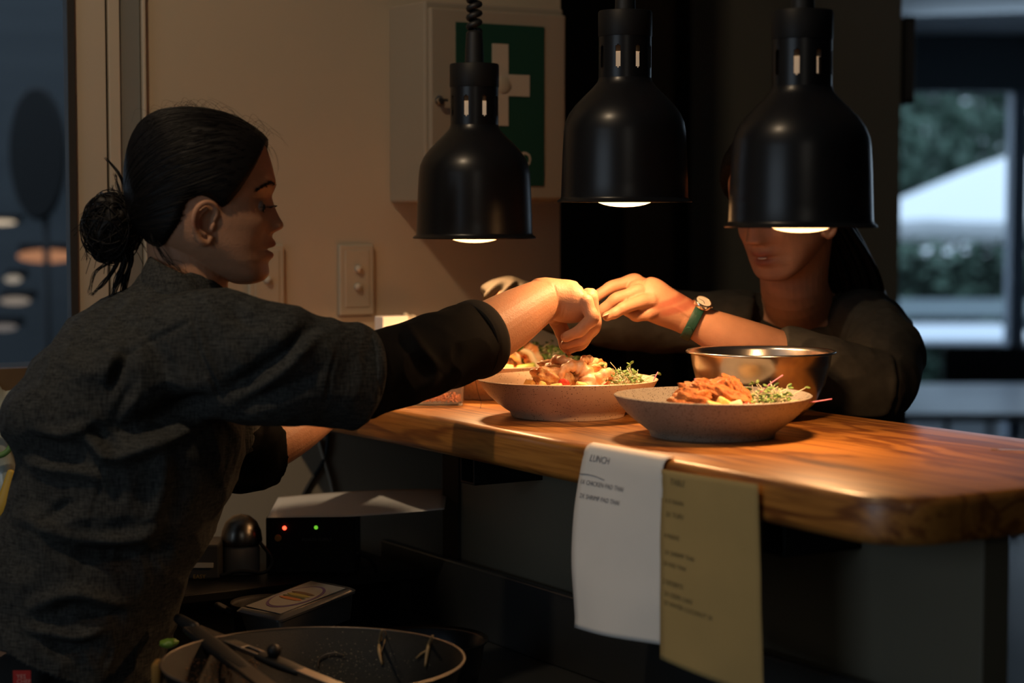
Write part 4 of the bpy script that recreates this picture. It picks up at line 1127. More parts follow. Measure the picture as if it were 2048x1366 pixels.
o = obj('oil_droplets', mb, mat('oil_drop', (0.25, 0.22, 0.15), 0.08, spec=1.0)); tag(o, 'fine oil droplets glinting inside the wok', 'oil', kind='stuff')
mb = MB()
for i in range(260):
    px, py = rnd.uniform(370, 520), rnd.uniform(1318, 1372); p = wokwall(px, py, 0.0006); s_ = rnd.uniform(0.0006, 0.0018); mb.add(*blob(p, s_, s_, s_ * 0.6, 0.3, 2, 1, seed=i))
o = obj('sauce_residue', mb, mat('brown_sauce', (0.12, 0.055, 0.02), 0.3)); tag(o, 'brown sauce residue at the left inside the wok', 'sauce', kind='stuff')

def tongs():
    hinge = at(372, 1244, 2.50); e1 = at(560, 1388, 2.26); e2 = at(735, 1392, 2.34)
    t = empty('tongs', tuple(hinge), 'steel kitchen tongs with black grips resting open in the wok', 'tongs')
    for i, (e, wd) in enumerate(((e1, 0.011), (e2, 0.009))):
        st = hinge + (e - hinge) * 0.06
        d = (e - st); L_ = d.length; d.normalize(); sd = d.cross(EZ).normalized(); upv = sd.cross(d).normalized()
        # channel-shaped arm, with long slots
        mb = MB()
        def seg(a, b, y0, y1, z0, z1): 
            c = st + d * L_ * (a + b) / 2 + sd * (y0 + y1) / 2 + upv * (z0 + z1) / 2
            mb.add(*box(c, d, sd, upv, L_ * (b - a), y1 - y0, z1 - z0))
        seg(0, 1, -wd, -wd + 0.0012, -0.006, 0.0); seg(0, 1, wd - 0.0012, wd, -0.006, 0.0)
        slots = [(0.30, 0.42), (0.47, 0.59)]
        a = 0
        for s0, s1 in slots + [(1.0, 1.0)]:
            seg(a, s0, -wd, wd, -0.0012, 0.0)
            if s1 > s0: seg(s0, s1, -wd, -wd * 0.45, -0.0012, 0.0); seg(s0, s1, wd * 0.45, wd, -0.0012, 0.0)
            a = s1
        ar = obj('arm', mb, M['steel'] if i else M['wokrim'], t, smooth=False, bevel=0.0004, seg=1)
        mb = MB(); a0, a1 = (0.02, 0.62) if i == 0 else (0.40, 0.62)
        c0 = st + d * L_ * a0 - upv * 0.004 ; c1 = st + d * L_ * a1 - upv * 0.004
        rows = [(*c0, 0.0118, 0.0045), (*(c0.lerp(c1, 0.5)), 0.0128, 0.0055), (*c1, 0.011, 0.0045)]
        mb.add(*loft(rows, 16, 5, up=tuple(upv), pw=3.5)); obj('grip', mb, M['blackm'], ar)
    mb = MB(); mb.add(*loft([(*(at(358, 1238, 2.52)), 0.007, 0.007), (*(at(388, 1256, 2.49)), 0.008, 0.008)], 14, 3)); obj('lock_pull', mb, M['blackm'], t)
    mb = MB(); p = at(548, 1302, 2.42); mb.add(*blob(p, 0.009, 0.009, 0.009)); obj('knob', mb, M['blackm'], t)
tongs()
def pot(px, py, Y, r, h, m, label, name='saucepan'):
    p = at(px, py, Y)
    t = empty(name, (p.x, Y, p.z - h), label, 'pan')
    pr_ = [(0, 0), (r * 0.7, 0), (r * 0.80, h * 0.1), (r * 0.88, h * 0.55), (r * 0.93, h * 0.92), (r, h), (r * 0.995, h * 1.02), (r * 0.90, h * 0.96), (r * 0.84, h * 0.55), (r * 0.76, h * 0.12), (0, h * 0.05)]
    mb = MB(); mb.add(*lathe(pr_, 96)); obj('pan_body', mb, m, t, local=True)
    mb = MB(); mb.add(*loft([(-r * 0.85, 0, h * 0.8, 0.008, 0.005), (-r * 1.3, 0.0, h * 0.95, 0.008, 0.005)], 12, 3, up=(0, 0, 1))); obj('handle', mb, m, t, local=True)
p = at(850, 1279, 2.62); pot(850, 1279, 2.62, 0.085, p.z - BENCH - 0.001, M['darksteel'], 'dark steel bowl peeking out behind the right rim of the wok', 'steel_bowl')
p = at(540, 1205, 2.79); pot(540, 1205, 2.79, 0.056, p.z - BENCH - 0.001, M['wok'], 'small black saucepan in the dark between the wok and the wall')

# clamshell packs
def pack(cz, rx, label, top=False):
    c = at(600, 1210, 2.76); c = Vector((c.x, 2.76, cz))
    t = empty('sandwich_pack', tuple(c), label, 'food pack', 'stacked plastic packs')
    q = Matrix.Rotation(R(-44), 3, 'Z') @ Matrix.Rotation(R(rx), 3, 'X')
    vs, fs = stack([(rrect(0.040, 0.064, 0.008), 0.0), (rrect(0.046, 0.070, 0.010), 0.036), (rrect(0.049, 0.073, 0.010), 0.037), (rrect(0.049, 0.073, 0.010), 0.040), (rrect(0.044, 0.068, 0.010), 0.044)])
    mb = MB(); mb.add([q @ Vector(p) + c for p in vs], fs); obj('tray', mb, mat('smoky_plastic', (0.05, 0.05, 0.05), 0.2, coat=0.5), t, angle=40)
    if top:
        mb = MB(); vs, fs = box((0, 0, 0.0448), EX, EY, EZ, 0.076, 0.120, 0.0006); mb.add([q @ Vector(p) + c for p in vs], fs); lb_ = obj('label', mb, mat('pack_label', (0.16, 0.16, 0.155), 0.5), t, smooth=False)
        mb = MB(); vs, fs = lathe([(0.0, 0.0456), (0.031, 0.0456), (0.031, 0.0452)], 48); mb.add([q @ Vector((p[0] * 1.1, p[1] * 1.5, p[2])) + c for p in vs], fs); obj('printed_ring', mb, mat('purple_print', (0.06, 0.03, 0.10), 0.5), lb_, angle=40)
        mb = MB(); vs, fs = lathe([(0.0, 0.0460), (0.028, 0.0460), (0.028, 0.0456)], 48); mb.add([q @ Vector((p[0] * 1.1, p[1] * 1.5, p[2])) + c for p in vs], fs); obj('printed_disc', mb, mat('pale_print', (0.18, 0.175, 0.165), 0.5), lb_, angle=40)
        for (y, m_, dz) in ((0.013, (0.10, 0.05, 0.02), 0), (0.005, (0.30, 0.26, 0.05), 1), (-0.003, (0.06, 0.07, 0.02), 2), (-0.010, (0.42, 0.14, 0.03), 3)):
            mb = MB(); vs, fs = blob((0, y, 0.0462), 0.024, 0.0050, 0.0005, 0.1, 2, 3); mb.add([q @ Vector(p) + c for p in vs], fs); obj('printed_filling', mb, mat('print_colour', tuple(q_ * 0.6 for q_ in m_), 0.5), lb_)
pack(BENCH + 0.002, 0, 'clear plastic food pack underneath the labelled sandwich pack')
pack(BENCH + 0.062, 9, 'plastic sandwich pack with a purple-ringed picture label, propped behind the wok', True)

# ------------------------------------------------------------------ equipment shelf against the wall
SH = at(620, 1149, 3.0).z
sh = empty('equipment_shelf', uv(0.53, -0.2, BENCH), 'low black shelf on the bench carrying the small devices', 'shelf')
mb = MB(); mb.add(*boxuv(0.37, 0.69, -0.50, 0.09, SH - 0.014, SH)); obj('shelf_board', mb, M['blackm'], sh, smooth=False, bevel=0.002)
for v in (-0.48, 0.07):
    mb = MB(); mb.add(*boxuv(0.39, 0.68, v - 0.01, v + 0.01, BENCH, SH - 0.014)); obj('side_support', mb, M['blackm'], sh, smooth=False)
a_, b_ = at(532, 1149, 3.0), at(711, 1034, 3.0)
t = empty('power_unit', ((a_.x + b_.x) / 2, 3.04, SH), 'black box with a red and a green indicator light under the counter', 'device')
mb = MB(); mb.add(*boxxyz(a_.x, b_.x, 3.0, 3.10, SH, b_.z)); obj('housing', mb, M['blackm'], t, smooth=False, bevel=0.004)
def frontdisc(px, py, r, m, nm, Y=2.9985):
    p = at(px, py, Y); vs, fs = lathe([(0, 0), (r, 0), (r * 0.9, 0.0015), (0, 0.002)], 20)
    mb = MB(); mb.add([Vector((p.x + q[0], Y - q[2], p.z + q[1])) for q in vs], fs); obj(nm, mb, m, t, angle=40)
frontdisc(569, 1056, 0.0032, M['red'], 'red_light'); frontdisc(632, 1055, 0.0030, M['gled'], 'green_light'); frontdisc(556, 1076, 0.0055, M['orange'], 'sticker')
p = at(604, 1082, 2.998); obj('lettering', text_mb('POWER SUPPLY', 0.0065, lambda x, y: Vector((p.x + x, 2.9975, p.z + y))), mat('dim_grey_print', (0.09, 0.09, 0.09), 0.6), t, smooth=False)
# sheet of paper lying over the device
mb = MB(); NX, NY = 24, 10; vs = []; fs = []
l_, r_ = at(535, 1030, 2.99).x, at(888, 1010, 2.99).x
for j in range(NY + 1):
    for i in range(NX + 1):
        s_, q_ = i / NX, j / NY
        z = b_.z + 0.001 + 0.020 * max(0, s_ - 0.45) ** 1.2 + 0.016 * math.sin(PI * s_) * (1 - q_) * 0.5 + 0.010 * (1 - q_)
        vs.append((l_ + (r_ - l_) * s_, 3.13 - 0.145 * q_ + 0.02 * s_, z))
for j in range(NY):
    for i in range(NX): a = j * (NX + 1) + i; fs.append((a, a + 1, a + NX + 2, a + NX + 1))
mb.add(vs, fs); o = obj('loose_paper', mb, M['paper']); o.modifiers.new('s', 'SOLIDIFY').thickness = 0.0004; tag(o, 'curling pale sheet of paper laid on top of the black device', 'paper')
# chrome topped glass jar
p = at(480, 1148, 3.0)
t = empty('sugar_jar', (p.x, 3.02, SH), 'small glass jar with a shiny chrome dome beside the black device', 'jar')
mb = MB(); mb.add(*lathe([(0, 0), (0.026, 0), (0.028, 0.004), (0.028, 0.040), (0.024, 0.044), (0, 0.044)], 40)); obj('glass_body', mb, mat('grey_glass', (0.25, 0.24, 0.22), 0.1, coat=0.6), t, local=True, angle=40)
mb = MB(); mb.add(*lathe([(0, 0.044), (0.031, 0.044), (0.032, 0.050), (0.030, 0.064), (0.024, 0.078), (0.013, 0.087), (0, 0.090)], 40)); obj('chrome_dome', mb, mat('dull_chrome', (0.16, 0.15, 0.135), 0.3, 1.0), t, local=True, angle=40)
# card reader
a_, b_ = at(380, 1188, 2.95), at(436, 1088, 2.95)
t = empty('card_terminal', ((a_.x + b_.x) / 2, 2.99, SH), 'dark box with gold letters and a pale strip, beside the woman\'s shirt', 'device')
mb = MB(); mb.add(*boxxyz(a_.x - 0.01, b_.x, 2.96, 3.04, SH, at(400, 1090, 2.96).z)); obj('housing', mb, mat('dark_grey_plastic', (0.05, 0.05, 0.048), 0.4), t, smooth=False, bevel=0.003)
mb = MB(); q = at(405, 1130, 2.957); mb.add(*boxxyz(q.x - 0.02, q.x + 0.016, 2.956, 2.961, q.z - 0.004, q.z + 0.003)); obj('pale_strip', mb, mat('pale_strip', (0.5, 0.48, 0.4), 0.5), t, smooth=False)
p = at(386, 1157, 2.957); obj('lettering', text_mb('EASY', 0.0085, lambda x, y: Vector((p.x + x, 2.9575, p.z + y))), mat('gold_print', (0.35, 0.24, 0.06), 0.5), t, smooth=False)
# cables
def cable(pts, r, m, label):
    mb = MB(); mb.add(*tube(pts, r, 8, 6, up=(0.1, 1, 0.1))); o = obj('power_cable', mb, m); tag(o, label, 'cable')
w_ = lambda px, py, d=0.004: onplane(px, py, WU - d)
cable([w_(656, 865), w_(652, 905), w_(640, 935), w_(622, 962), w_(606, 992), w_(598, 1020)], 0.0032, M['rubber'], 'black cable running down the cream wall below the counter')
cable([w_(637, 880), w_(648, 920), w_(660, 960), w_(668, 1000)], 0.003, M['trim'], 'pale cable on the cream wall beside the black one')
cable([at(520, 1085, 2.98), at(545, 1120, 2.97), at(528, 1145, 2.96), at(480, 1142, 2.95), at(440, 1152, 2.95)], 0.003, M['rubber'], 'black cable looping around the glass jar')
cable([at(712, 1105, 3.0), at(740, 1118, 3.02), at(752, 1140, 3.03), at(745, 1160, 3.06)], 0.003, M['rubber'], 'short black cable at the right side of the black device')

# bag of groceries at the left edge
bx = empty('grocery_bag', (at(10, 1040, 2.95).x, 3.0, BENCH), 'clear bag of groceries with green and yellow print at the left edge of the frame', 'bag')
film = mat('cloudy_film', (0.34, 0.36, 0.32), 0.25, coat=0.7, noise_col=(0.22, 0.25, 0.22), nscale=14)
mb = MB(); c_ = at(-8, 900, 3.0); mb.add(*blob((c_.x, 3.02, (at(0, 772, 3.0).z + BENCH) / 2), 0.045, 0.05, (at(0, 772, 3.0).z - BENCH) / 2, 0.16, 2.0, 4)); obj('bag_film', mb, film, bx)
mb = MB(); q = at(0, 880, 2.955); vs, fs = lathe([(0.018, 0), (0.026, 0), (0.026, 0.003), (0.018, 0.003)], 40, close=True)
mb.add([Vector((q.x - 0.006 + p[0], 2.962 - p[2] + (p[0]) * 0.1, q.z + p[1] * 1.1)) for p in vs], fs); obj('printed_ring', mb, mat('green_print', (0.10, 0.20, 0.05), 0.5), bx)
mb = MB(); mb.add(*loft([(*at(22, 945, 2.955), 0.006, 0.003), (*at(8, 1000, 2.95), 0.010, 0.003), (*at(-4, 1025, 2.95), 0.010, 0.003)], 12, 4)); obj('yellow_stripe', mb, mat('yellow_print', (0.42, 0.27, 0.03), 0.5), bx)
# scraps by the wok
mb = MB(); mb.add(*blob(at(338, 1286, 2.50), 0.012, 0.012, 0.006, 0.2, 2, 3)); o = obj('lime_half', mb, mat('bright_green', (0.12, 0.20, 0.02), 0.5)); tag(o, 'bright green scrap at the left rim of the wok', 'vegetable')
mb = MB(); q = at(316, 1345, 2.34); mb.add(*box(q, EX, EY, EZ, 0.012, 0.03, 0.028)); o = obj('yellow_cloth', mb, mat('yellow_sponge', (0.20, 0.10, 0.015), 0.8), bevel=0.004); tag(o, 'orange-yellow scrap squeezed between the wok and the woman\'s shirt', 'cloth')
# ------------------------------------------------------------------ people
def tab(t):
    xs = [a for a, _ in t]; ys = [b for _, b in t]
    if xs[0] > xs[-1]: xs = xs[::-1]; ys = ys[::-1]
    return lambda v: float(np.interp(v, xs, ys))
def smoothtab(t, n=6):
    q = cr([(a, b) for a, b in t], n)
    return tab([(float(p[0]), float(p[1])) for p in q])

# side profile of the face (z, x) and its softer base without nose and lips
PROF = smoothtab([(.122, -.018), (.1205, .010), (.116, .031), (.106, .055), (.095, .072), (.0816, .0850), (.058, .0930), (.042, .0968), (.0313, .0985), (.022, .0965), (.0150, .0935), (.005, .0960), (-.0046, .0995), (-.014, .1040),
                  (-.0205, .1078), (-.0250, .1082), (-.0290, .1045), (-.0327, .0960), (-.0385, .0930), (-.0430, .0965), (-.0475, .0985), (-.0515, .0960), (-.0545, .0900), (-.0580, .0935), (-.0625, .0955), (-.0668, .0925), (-.0715, .0880), (-.078, .0885), (-.085, .0890), (-.0915, .0860), (-.0965, .0790), (-.0995, .0680), (-.1005, .052)], 4)
BASE = smoothtab([(.122, -.018), (.1205, .010), (.116, .031), (.106, .055), (.095, .072), (.0816, .0845), (.058, .0915), (.0313, .0945), (.0150, .0905), (-.0046, .0895), (-.0205, .0900), (-.0327, .0895), (-.0464, .0885), (-.0545, .0875), (-.0668, .0870), (-.0715, .0860), (-.085, .0865), (-.0915, .0840), (-.0965, .0775), (-.0995, .0670), (-.1005, .052)], 4)
BACK = smoothtab([(.122, -.018), (.1205, -.040), (.114, -.058), (.100, -.074), (.075, -.085), (.040, -.0895), (.010, -.0875), (-.015, -.080), (-.035, -.068), (-.050, -.050), (-.065, -.025), (-.080, .004), (-.092, .028), (-.0985, .042), (-.1005, .052)], 4)
WID = smoothtab([(.122, 0), (.1205, .022), (.116, .037), (.106, .053), (.090, .0655), (.065, .0745), (.035, .0775), (.010, .0745), (-.010, .0725), (-.030, .0690), (-.048, .0640), (-.062, .0570), (-.075, .0490), (-.086, .0395), (-.094, .0275), (-.0985, .0150), (-.1005, .001)], 4)
def g(x, s): return math.exp(-(x / s) ** 2)
def head_point(z, th, hair=False, mouth_open=0.0):
    """point of the head surface at height z and angle th (0 = front, + = left side)"""
    xf, xb, w_ = BASE(z), BACK(z), WID(z)
    xm = (xf + xb) / 2 - 0.004 + (0.012 if z < -.03 else 0) * min(1, (-.03 - z) / .04 if z < -.03 else 0)
    c, s = math.cos(th), math.sin(th)
    e = 2.0 / 2.25
    cc = math.copysign(abs(c) ** e, c); ss = math.copysign(abs(s) ** e, s)
    x = xm + (xf - xm) * cc if c > 0 else xm + (xm - xb) * cc
    y = w_ * ss
    if hair: return Vector((x, y, z))
    ay = abs(y)
    if c > 0:
        # nose
        d = PROF(z) - xf
        if z < .035 and z > -.036:
            wn = 0.0075 + 0.0085 * max(0, (.012 - z) / .035) if z < .012 else 0.0075 + 0.010 * (z - .012) / .023
            wn = min(wn, 0.0150)
            x += d * g(y, wn)
            # wings of the nose
            x += 0.0062 * g(z + .0255, .0065) * g(ay - .0125, .0052)
            x -= 0.0040 * g(z + .0315, .0028) * g(ay - .0065, .0030)       # nostrils
        elif z <= -.036:
            wl = 0.019
            x += d * g(y, wl) if z > -.072 else d * g(y, .020)
            x -= 0.0060 * g(z + .0545, .0024) * g(y, .018)                 # parting of the lips
        else:
            x += d * g(y, .03)
        # brow ridge, sockets, lids, cheeks
        x += 0.0025 * g(z - .030, .008) * g(ay - .028, .018)
        x -= 0.0065 * g(z - .004, .0125) * g(ay - .030, .0150)
        x += 0.0062 * g(z - .0045, .0080) * g(ay - .031, .0115)
        x -= 0.0022 * g(z - .0115, .0018) * g(ay - .031, .012)             # lid crease
        x -= 0.0028 * g(z + .0005, .0014) * g(ay - .031, .0100)            # slit of the lowered eye
        x += 0.0045 * g(z + .018, .018) * g(ay - .042, .016)
        x -= 0.0020 * g(z + .050, .014) * g(ay - .036, .010)
        x -= 0.0015 * g(z + .036, .006) * g(ay - .026, .006)
    return Vector((x, y, z))
def head_grid(nz=150, nt=160, hair=False, **k):
    vs = []; fs = []
    H0, H1 = .1218, -.1003
    zs = []
    for i in range(nz):
        t = i / (nz - 1)
        zs.append((H0 + H1) / 2 + (H0 - H1) / 2 * math.cos(PI * t) ** 1 if False else H0 + (H1 - H0) * (t - math.sin(2 * PI * t) / (2 * PI) * 0.85))
    for z in zs:
        for j in range(nt):
            vs.append(head_point(z, 2 * PI * j / nt, hair, **k))
    for i in range(nz - 1):
        for j in range(nt):
            k2 = (j + 1) % nt
            fs.append((i * nt + j, (i + 1) * nt + j, (i + 1) * nt + k2, i * nt + k2))
    fs.append(tuple(range(nt))); fs.append(tuple((nz - 1) * nt + j for j in range(nt))[::-1])
    return vs, fs
def ear(side):
    """side -1 right, +1 left, in head coordinates"""
    out = []
    c = Vector((.015, side * .0745, -.019))
    tilt = R(-14)
    ex = Vector((math.cos(tilt), 0, math.sin(tilt))); ez = Vector((-math.sin(tilt), 0, math.cos(tilt)))
    flare = R(24)
    ex2 = (ex * math.cos(flare) - Vector((0, side * math.sin(flare), 0)))   # back edge stands away from the head
    n_ = Vector((0, side, 0))
    def P(a, b, o=0): return c + ex2 * a * .88 + ez * b * .86 + n_ * o
    helix = [P(.011, .006, .001), P(.013, .018, .003), P(.006, .028, .005), P(-.006, .029, .006), P(-.016, .020, .006), P(-.019, .006, .006), P(-.016, -.009, .005), P(-.009, -.020, .004), P(.000, -.029, .003), P(.008, -.030, .001), P(.012, -.022, 0)]
    r_ = [.0030, .0034, .0036, .0038, .0040, .0038, .0036, .0036, .0048, .0048, .0036]
    out.append(loft([(*p, q, q) for p, q in zip(helix, r_)], 10, 4, up=(0, 1, 0.1)))
    anti = [P(-.004, .020, .002), P(-.011, .010, .002), P(-.012, -.002, .002), P(-.007, -.013, .002), P(.003, -.018, .002)]
    out.append(loft([(*p, .0028, .0028) for p in anti], 10, 4, up=(0, 1, 0.1)))
    rot = Matrix((ex2, n_, ez)).transposed()
    out.append(blob(P(-.004, -.002, -.003), .0155, .0032, .0270, sub=3, rot=rot))
    out.append(blob(P(.012, -.004, .001), .0035, .0040, .0065, sub=3, rot=rot))
    out.append(blob(P(.004, -.026, -.001), .0085, .0035, .0080, sub=3, rot=rot))
    return out

def head_tint(co, inv, s):
    """0..1 redness of lips and inner ear in head coordinates"""
    h = (np.c_[co, np.ones(len(co))] @ np.array(inv).T)[:, :3]
    x, y, z = h[:, 0], h[:, 1], h[:, 2]
    lip = np.exp(-((z + .0480) / .0052) ** 4) * np.exp(-(y / .021) ** 4) + np.exp(-((z + .0600) / .0062) ** 4) * np.exp(-(y / .019) ** 4)
    lip = lip * (x > .078)
    inn = 0.7 * np.exp(-((z + .020) / .008) ** 2 - ((x - .006) / .006) ** 2) * (np.abs(y) > .062)
    return np.clip(lip * 0.85 + inn, 0, 1)

CREASES = [([at(a, b, 2.82) for a, b in l], .0013, -.0010) for l in ([(1112, 600), (1106, 618), (1098, 634)], [(1118, 602), (1113, 622), (1106, 640)], [(1124, 606), (1120, 626), (1114, 643)], [(1131, 610), (1127, 630), (1122, 645)], [(1108, 570), (1112, 584), (1112, 598)], [(1162, 640), (1168, 650), (1178, 652)])]
def hairmask(x, y, z):
    return 0
def hair_shell(M4, line, thick, parent, name='hair', grow=0.0, mtl=None, extra=None):
    """shell over the skull; line(x,|y|) = height above which hair grows"""
    vs0, fs = head_grid(110, 120, hair=True)
    vs = []
    for p in vs0:
        n = Vector((p.x + .005, p.y * 1.3, (p.z - .01) * 1.1)).normalized()
        d = p.z - line(p.x, abs(p.y))
        k = max(0.0, min(1.0, d / .018)); k = k * k * (3 - 2 * k)
        t = -.010 + (thick + .010) * k
        strand = 0.0005 * math.sin(math.atan2(p.y, p.z - .0) * 55 + 4 * noise.noise(p * 30)) * k
        vs.append(p + n * (t + strand))
    mb_ = MB(); mb_.add([M4 @ v for v in vs], fs)
    return mb_, [M4 @ v for v in vs], fs

def taper_tube(pts, r0, r1, n=5, sub=3):
    m_ = len(pts)
    return tube(pts, [r0 + (r1 - r0) * i / (m_ - 1) for i in range(m_)], n, sub, up=(0.13, 0.5, 0.86))

def folds(co, no, lst, ybound=None):
    """push cloth vertices along their normals near 3-D fold lines; lst: (points, width, height)"""
    off = np.zeros(len(co))
    for pts, wd, amp in lst:
        q = np.array([tuple(p) for p in cr([tuple(p) for p in pts], 6)])
        best = np.full(len(co), 1e9); tt = np.zeros(len(co))
        for i in range(len(q) - 1):
            a, b = q[i], q[i + 1]; ab = b - a; L2 = (ab ** 2).sum() + 1e-12
            t = np.clip(((co - a) @ ab) / L2, 0, 1)
            # distance ignoring part of the depth so that a fold reaches the cloth it lies on
            d = co - (a + t[:, None] * ab); d[:, 1] *= 0.25
            dd = np.sqrt((d ** 2).sum(1)); m_ = dd < best
            best[m_] = dd[m_]; tt[m_] = (i + t[m_]) / (len(q) - 1)
        env = np.clip(np.sin(np.pi * np.clip(tt * 0.9 + 0.05, 0, 1)), 0, 1) ** 0.6
        facing = np.clip(-no[:, 1] * 1.6 + 0.1, 0, 1)
        off += 1.25 * amp * np.exp(-(best / wd) ** 2) * env * facing
    return co + no * off[:, None]
def wrinkle(co, no, amp, freq, seed=0.0, stretch=(1, 1, 1)):
    off = np.array([noise.noise(Vector((p[0] * stretch[0], p[1] * stretch[1], p[2] * stretch[2])) * freq + Vector((seed, 0, 0))) for p in co])
    ridge = 1 - np.abs(off) * 3.2
    return co + no * (amp * np.clip(ridge, -0.6, 1))[:, None]

def add_skin(name, mb_, voxel, parent, m, headinv=None, smooth=2):
    co, no, fs = remesh(mb_, voxel, smooth)
    co = folds(co, no, CREASES) if headinv is not None and name == 'body' and parent is woman else co
    o = obj(name, npmesh(co, fs), m, parent)
    at_ = o.data.attributes.new('tint', 'FLOAT', 'POINT')
    t = head_tint(co, headinv, 1) if headinv is not None else np.zeros(len(co))
    at_.data.foreach_set('value', t.astype(np.float32))
    return o

# ================================================================== the cook (woman) in front
HY = 2.62
hc = at(400, 415, HY)
HM = Matrix.Translation(hc) @ Matrix.Rotation(R(3), 4, 'Z') @ Matrix.Scale(HY / 2.6, 4)
woman = empty('person', (-0.64, 2.47, 0), 'person with a low black hair bun and charcoal shirt, sprinkling spice', 'person')
body = MB()
vs, fs = head_grid(); body.add([HM @ v for v in vs], fs)
for s in (-1, 1):
    for vs, fs in ear(s): body.add([HM @ v for v in vs], fs)
# neck
def rows_at(lst): return [(*at(a, b, Y), ra, rb) for a, b, Y, ra, rb in lst]
body.add(*loft([(*(HM @ Vector((-.012, 0, .00))), .052, .050), (*(HM @ Vector((-.020, 0, -.050))), .050, .047), (*at(380, 565, HY), .050, .050), (*at(352, 625, HY + .01), .062, .066), (*at(310, 690, HY + .02), .06, .10)], 32, 5, up=(0, 1, 0)))
# chest and arms inside the clothes
body.add(*loft(rows_at([(310, 690, 2.63, .07, .12), (270, 800, 2.63, .10, .13), (240, 900, 2.63, .10, .12), (200, 1050, 2.62, .10, .12), (150, 1250, 2.61, .10, .12)]), 32, 4, up=(0, 1, 0)))
# right arm
body.add(*loft(rows_at([(400, 700, 2.52, .040, .045), (560, 730, 2.52, .042, .042), (700, 752, 2.56, .040, .040), (800, 752, 2.62, .038, .038)]), 28, 5, up=(0, 1, 0)))
body.add(*loft(rows_at([(800, 752, 2.62, .040, .038), (880, 715, 2.68, .0435, .040), (960, 675, 2.745, .0440, .039), (1020, 640, 2.79, .0405, .036), (1062, 614, 2.82, .0345, .032), (1092, 598, 2.84, .0300, .030), (1108, 598, 2.845, .0285, .030)]), 32, 6, up=(0, 1, 0)))
# right hand: palm and back of the hand
body.add(*loft(rows_at([(1086, 594, 2.838, .0285, .029), (1108, 597, 2.845, .0290, .031), (1130, 602, 2.85, .0312, .035), (1152, 605, 2.852, .0295, .037), (1166, 604, 2.853, .0230, .037), (1173, 603, 2.853, .0150, .030), (1178, 602, 2.853, .006, .012)]), 32, 5, up=(0, 1, 0)))
def finger(pts, rs, n=16, sub=5):
    """joints given as pixel/depth triplets with small knuckle swellings"""
    P_ = [at(*p) for p in pts]; rows = []
    for i in range(len(P_)):
        rows.append((*P_[i], rs[i], rs[i]))
        if i < len(P_) - 1:
            mid = P_[i].lerp(P_[i + 1], 0.5); rr = (rs[i] + rs[i + 1]) / 2 * 0.93
            rows.append((*mid, rr, rr))
    return loft(rows, n, sub, up=(0, 1, 0))
body.add(*finger([(1172, 603, 2.822), (1184, 637, 2.815), (1159, 662, 2.820), (1132, 674, 2.832)], [.0108, .0106, .0092, .0078]))
body.add(*finger([(1182, 596, 2.841), (1190, 648, 2.838), (1166, 678, 2.840), (1131, 689, 2.848)], [.0105, .0098, .0085, .0074]))
body.add(*finger([(1182, 591, 2.862), (1189, 652, 2.862), (1163, 688, 2.860), (1137, 699, 2.860)], [.0108, .0100, .0088, .0072]))
body.add(*finger([(1176, 590, 2.884), (1178, 648, 2.888), (1158, 684, 2.880), (1134, 697, 2.868)], [.0105, .0095, .0085, .0070]))
body.add(*finger([(1108, 616, 2.868), (1115, 641, 2.878), (1126, 668, 2.874), (1129, 692, 2.864)], [.0150, .0130, .0112, .0080]))
body.add(*blob(at(1108, 620, 2.868), .018, .018, .020, sub=3))
# left arm resting on the counter's edge
body.add(*loft(rows_at([(330, 720, 2.80, .040, .045), (420, 800, 2.84, .042, .042), (480, 890, 2.86, .036, .036)]), 24, 4, up=(0, 1, 0)))
body.add(*loft(rows_at([(478, 905, 2.86, .038, .036), (530, 893, 2.88, .0385, .036), (590, 862, 2.93, .0350, .033), (650, 822, 3.00, .0290, .028), (700, 790, 3.05, .0245, .026)]), 28, 5, up=(0, 1, 0)))
body.add(*loft(rows_at([(695, 792, 3.05, .020, .027), (730, 790, 3.09, .015, .038), (765, 796, 3.12, .012, .038)]), 24, 4, up=(0, 1, 0)))
for k, (dy, ln) in enumerate(((-.030, 32), (-.010, 40), (.010, 42), (.030, 36))):
    body.add(*finger([(762, 796, 3.12 + dy), (762 + ln * .5, 794, 3.13 + dy), (762 + ln * .8, 799, 3.135 + dy), (762 + ln, 804, 3.14 + dy)], [.0092, .0088, .0080, .0070]))
body.add(*finger([(715, 795, 3.05), (735, 802, 3.02), (752, 807, 3.02)], [.011, .0095, .008]))
skin = add_skin('body', body, 0.0014, woman, M['skin'], HM.inverted(), 2)

# wrist creases and fingernails
def nail(px, py, Y, dirv, s, parent, m=None):
    q = Vector(dirv).normalized().to_track_quat('X', 'Z').to_matrix()
    vs, fs = blob((0, 0, 0), .0055 * s, .0045 * s, .0012 * s, sub=3)
    mb_ = MB(); p = at(px, py, Y); mb_.add([q @ Vector(v) + p for v in vs], fs); return obj('fingernail', mb_, M['nail'], parent)
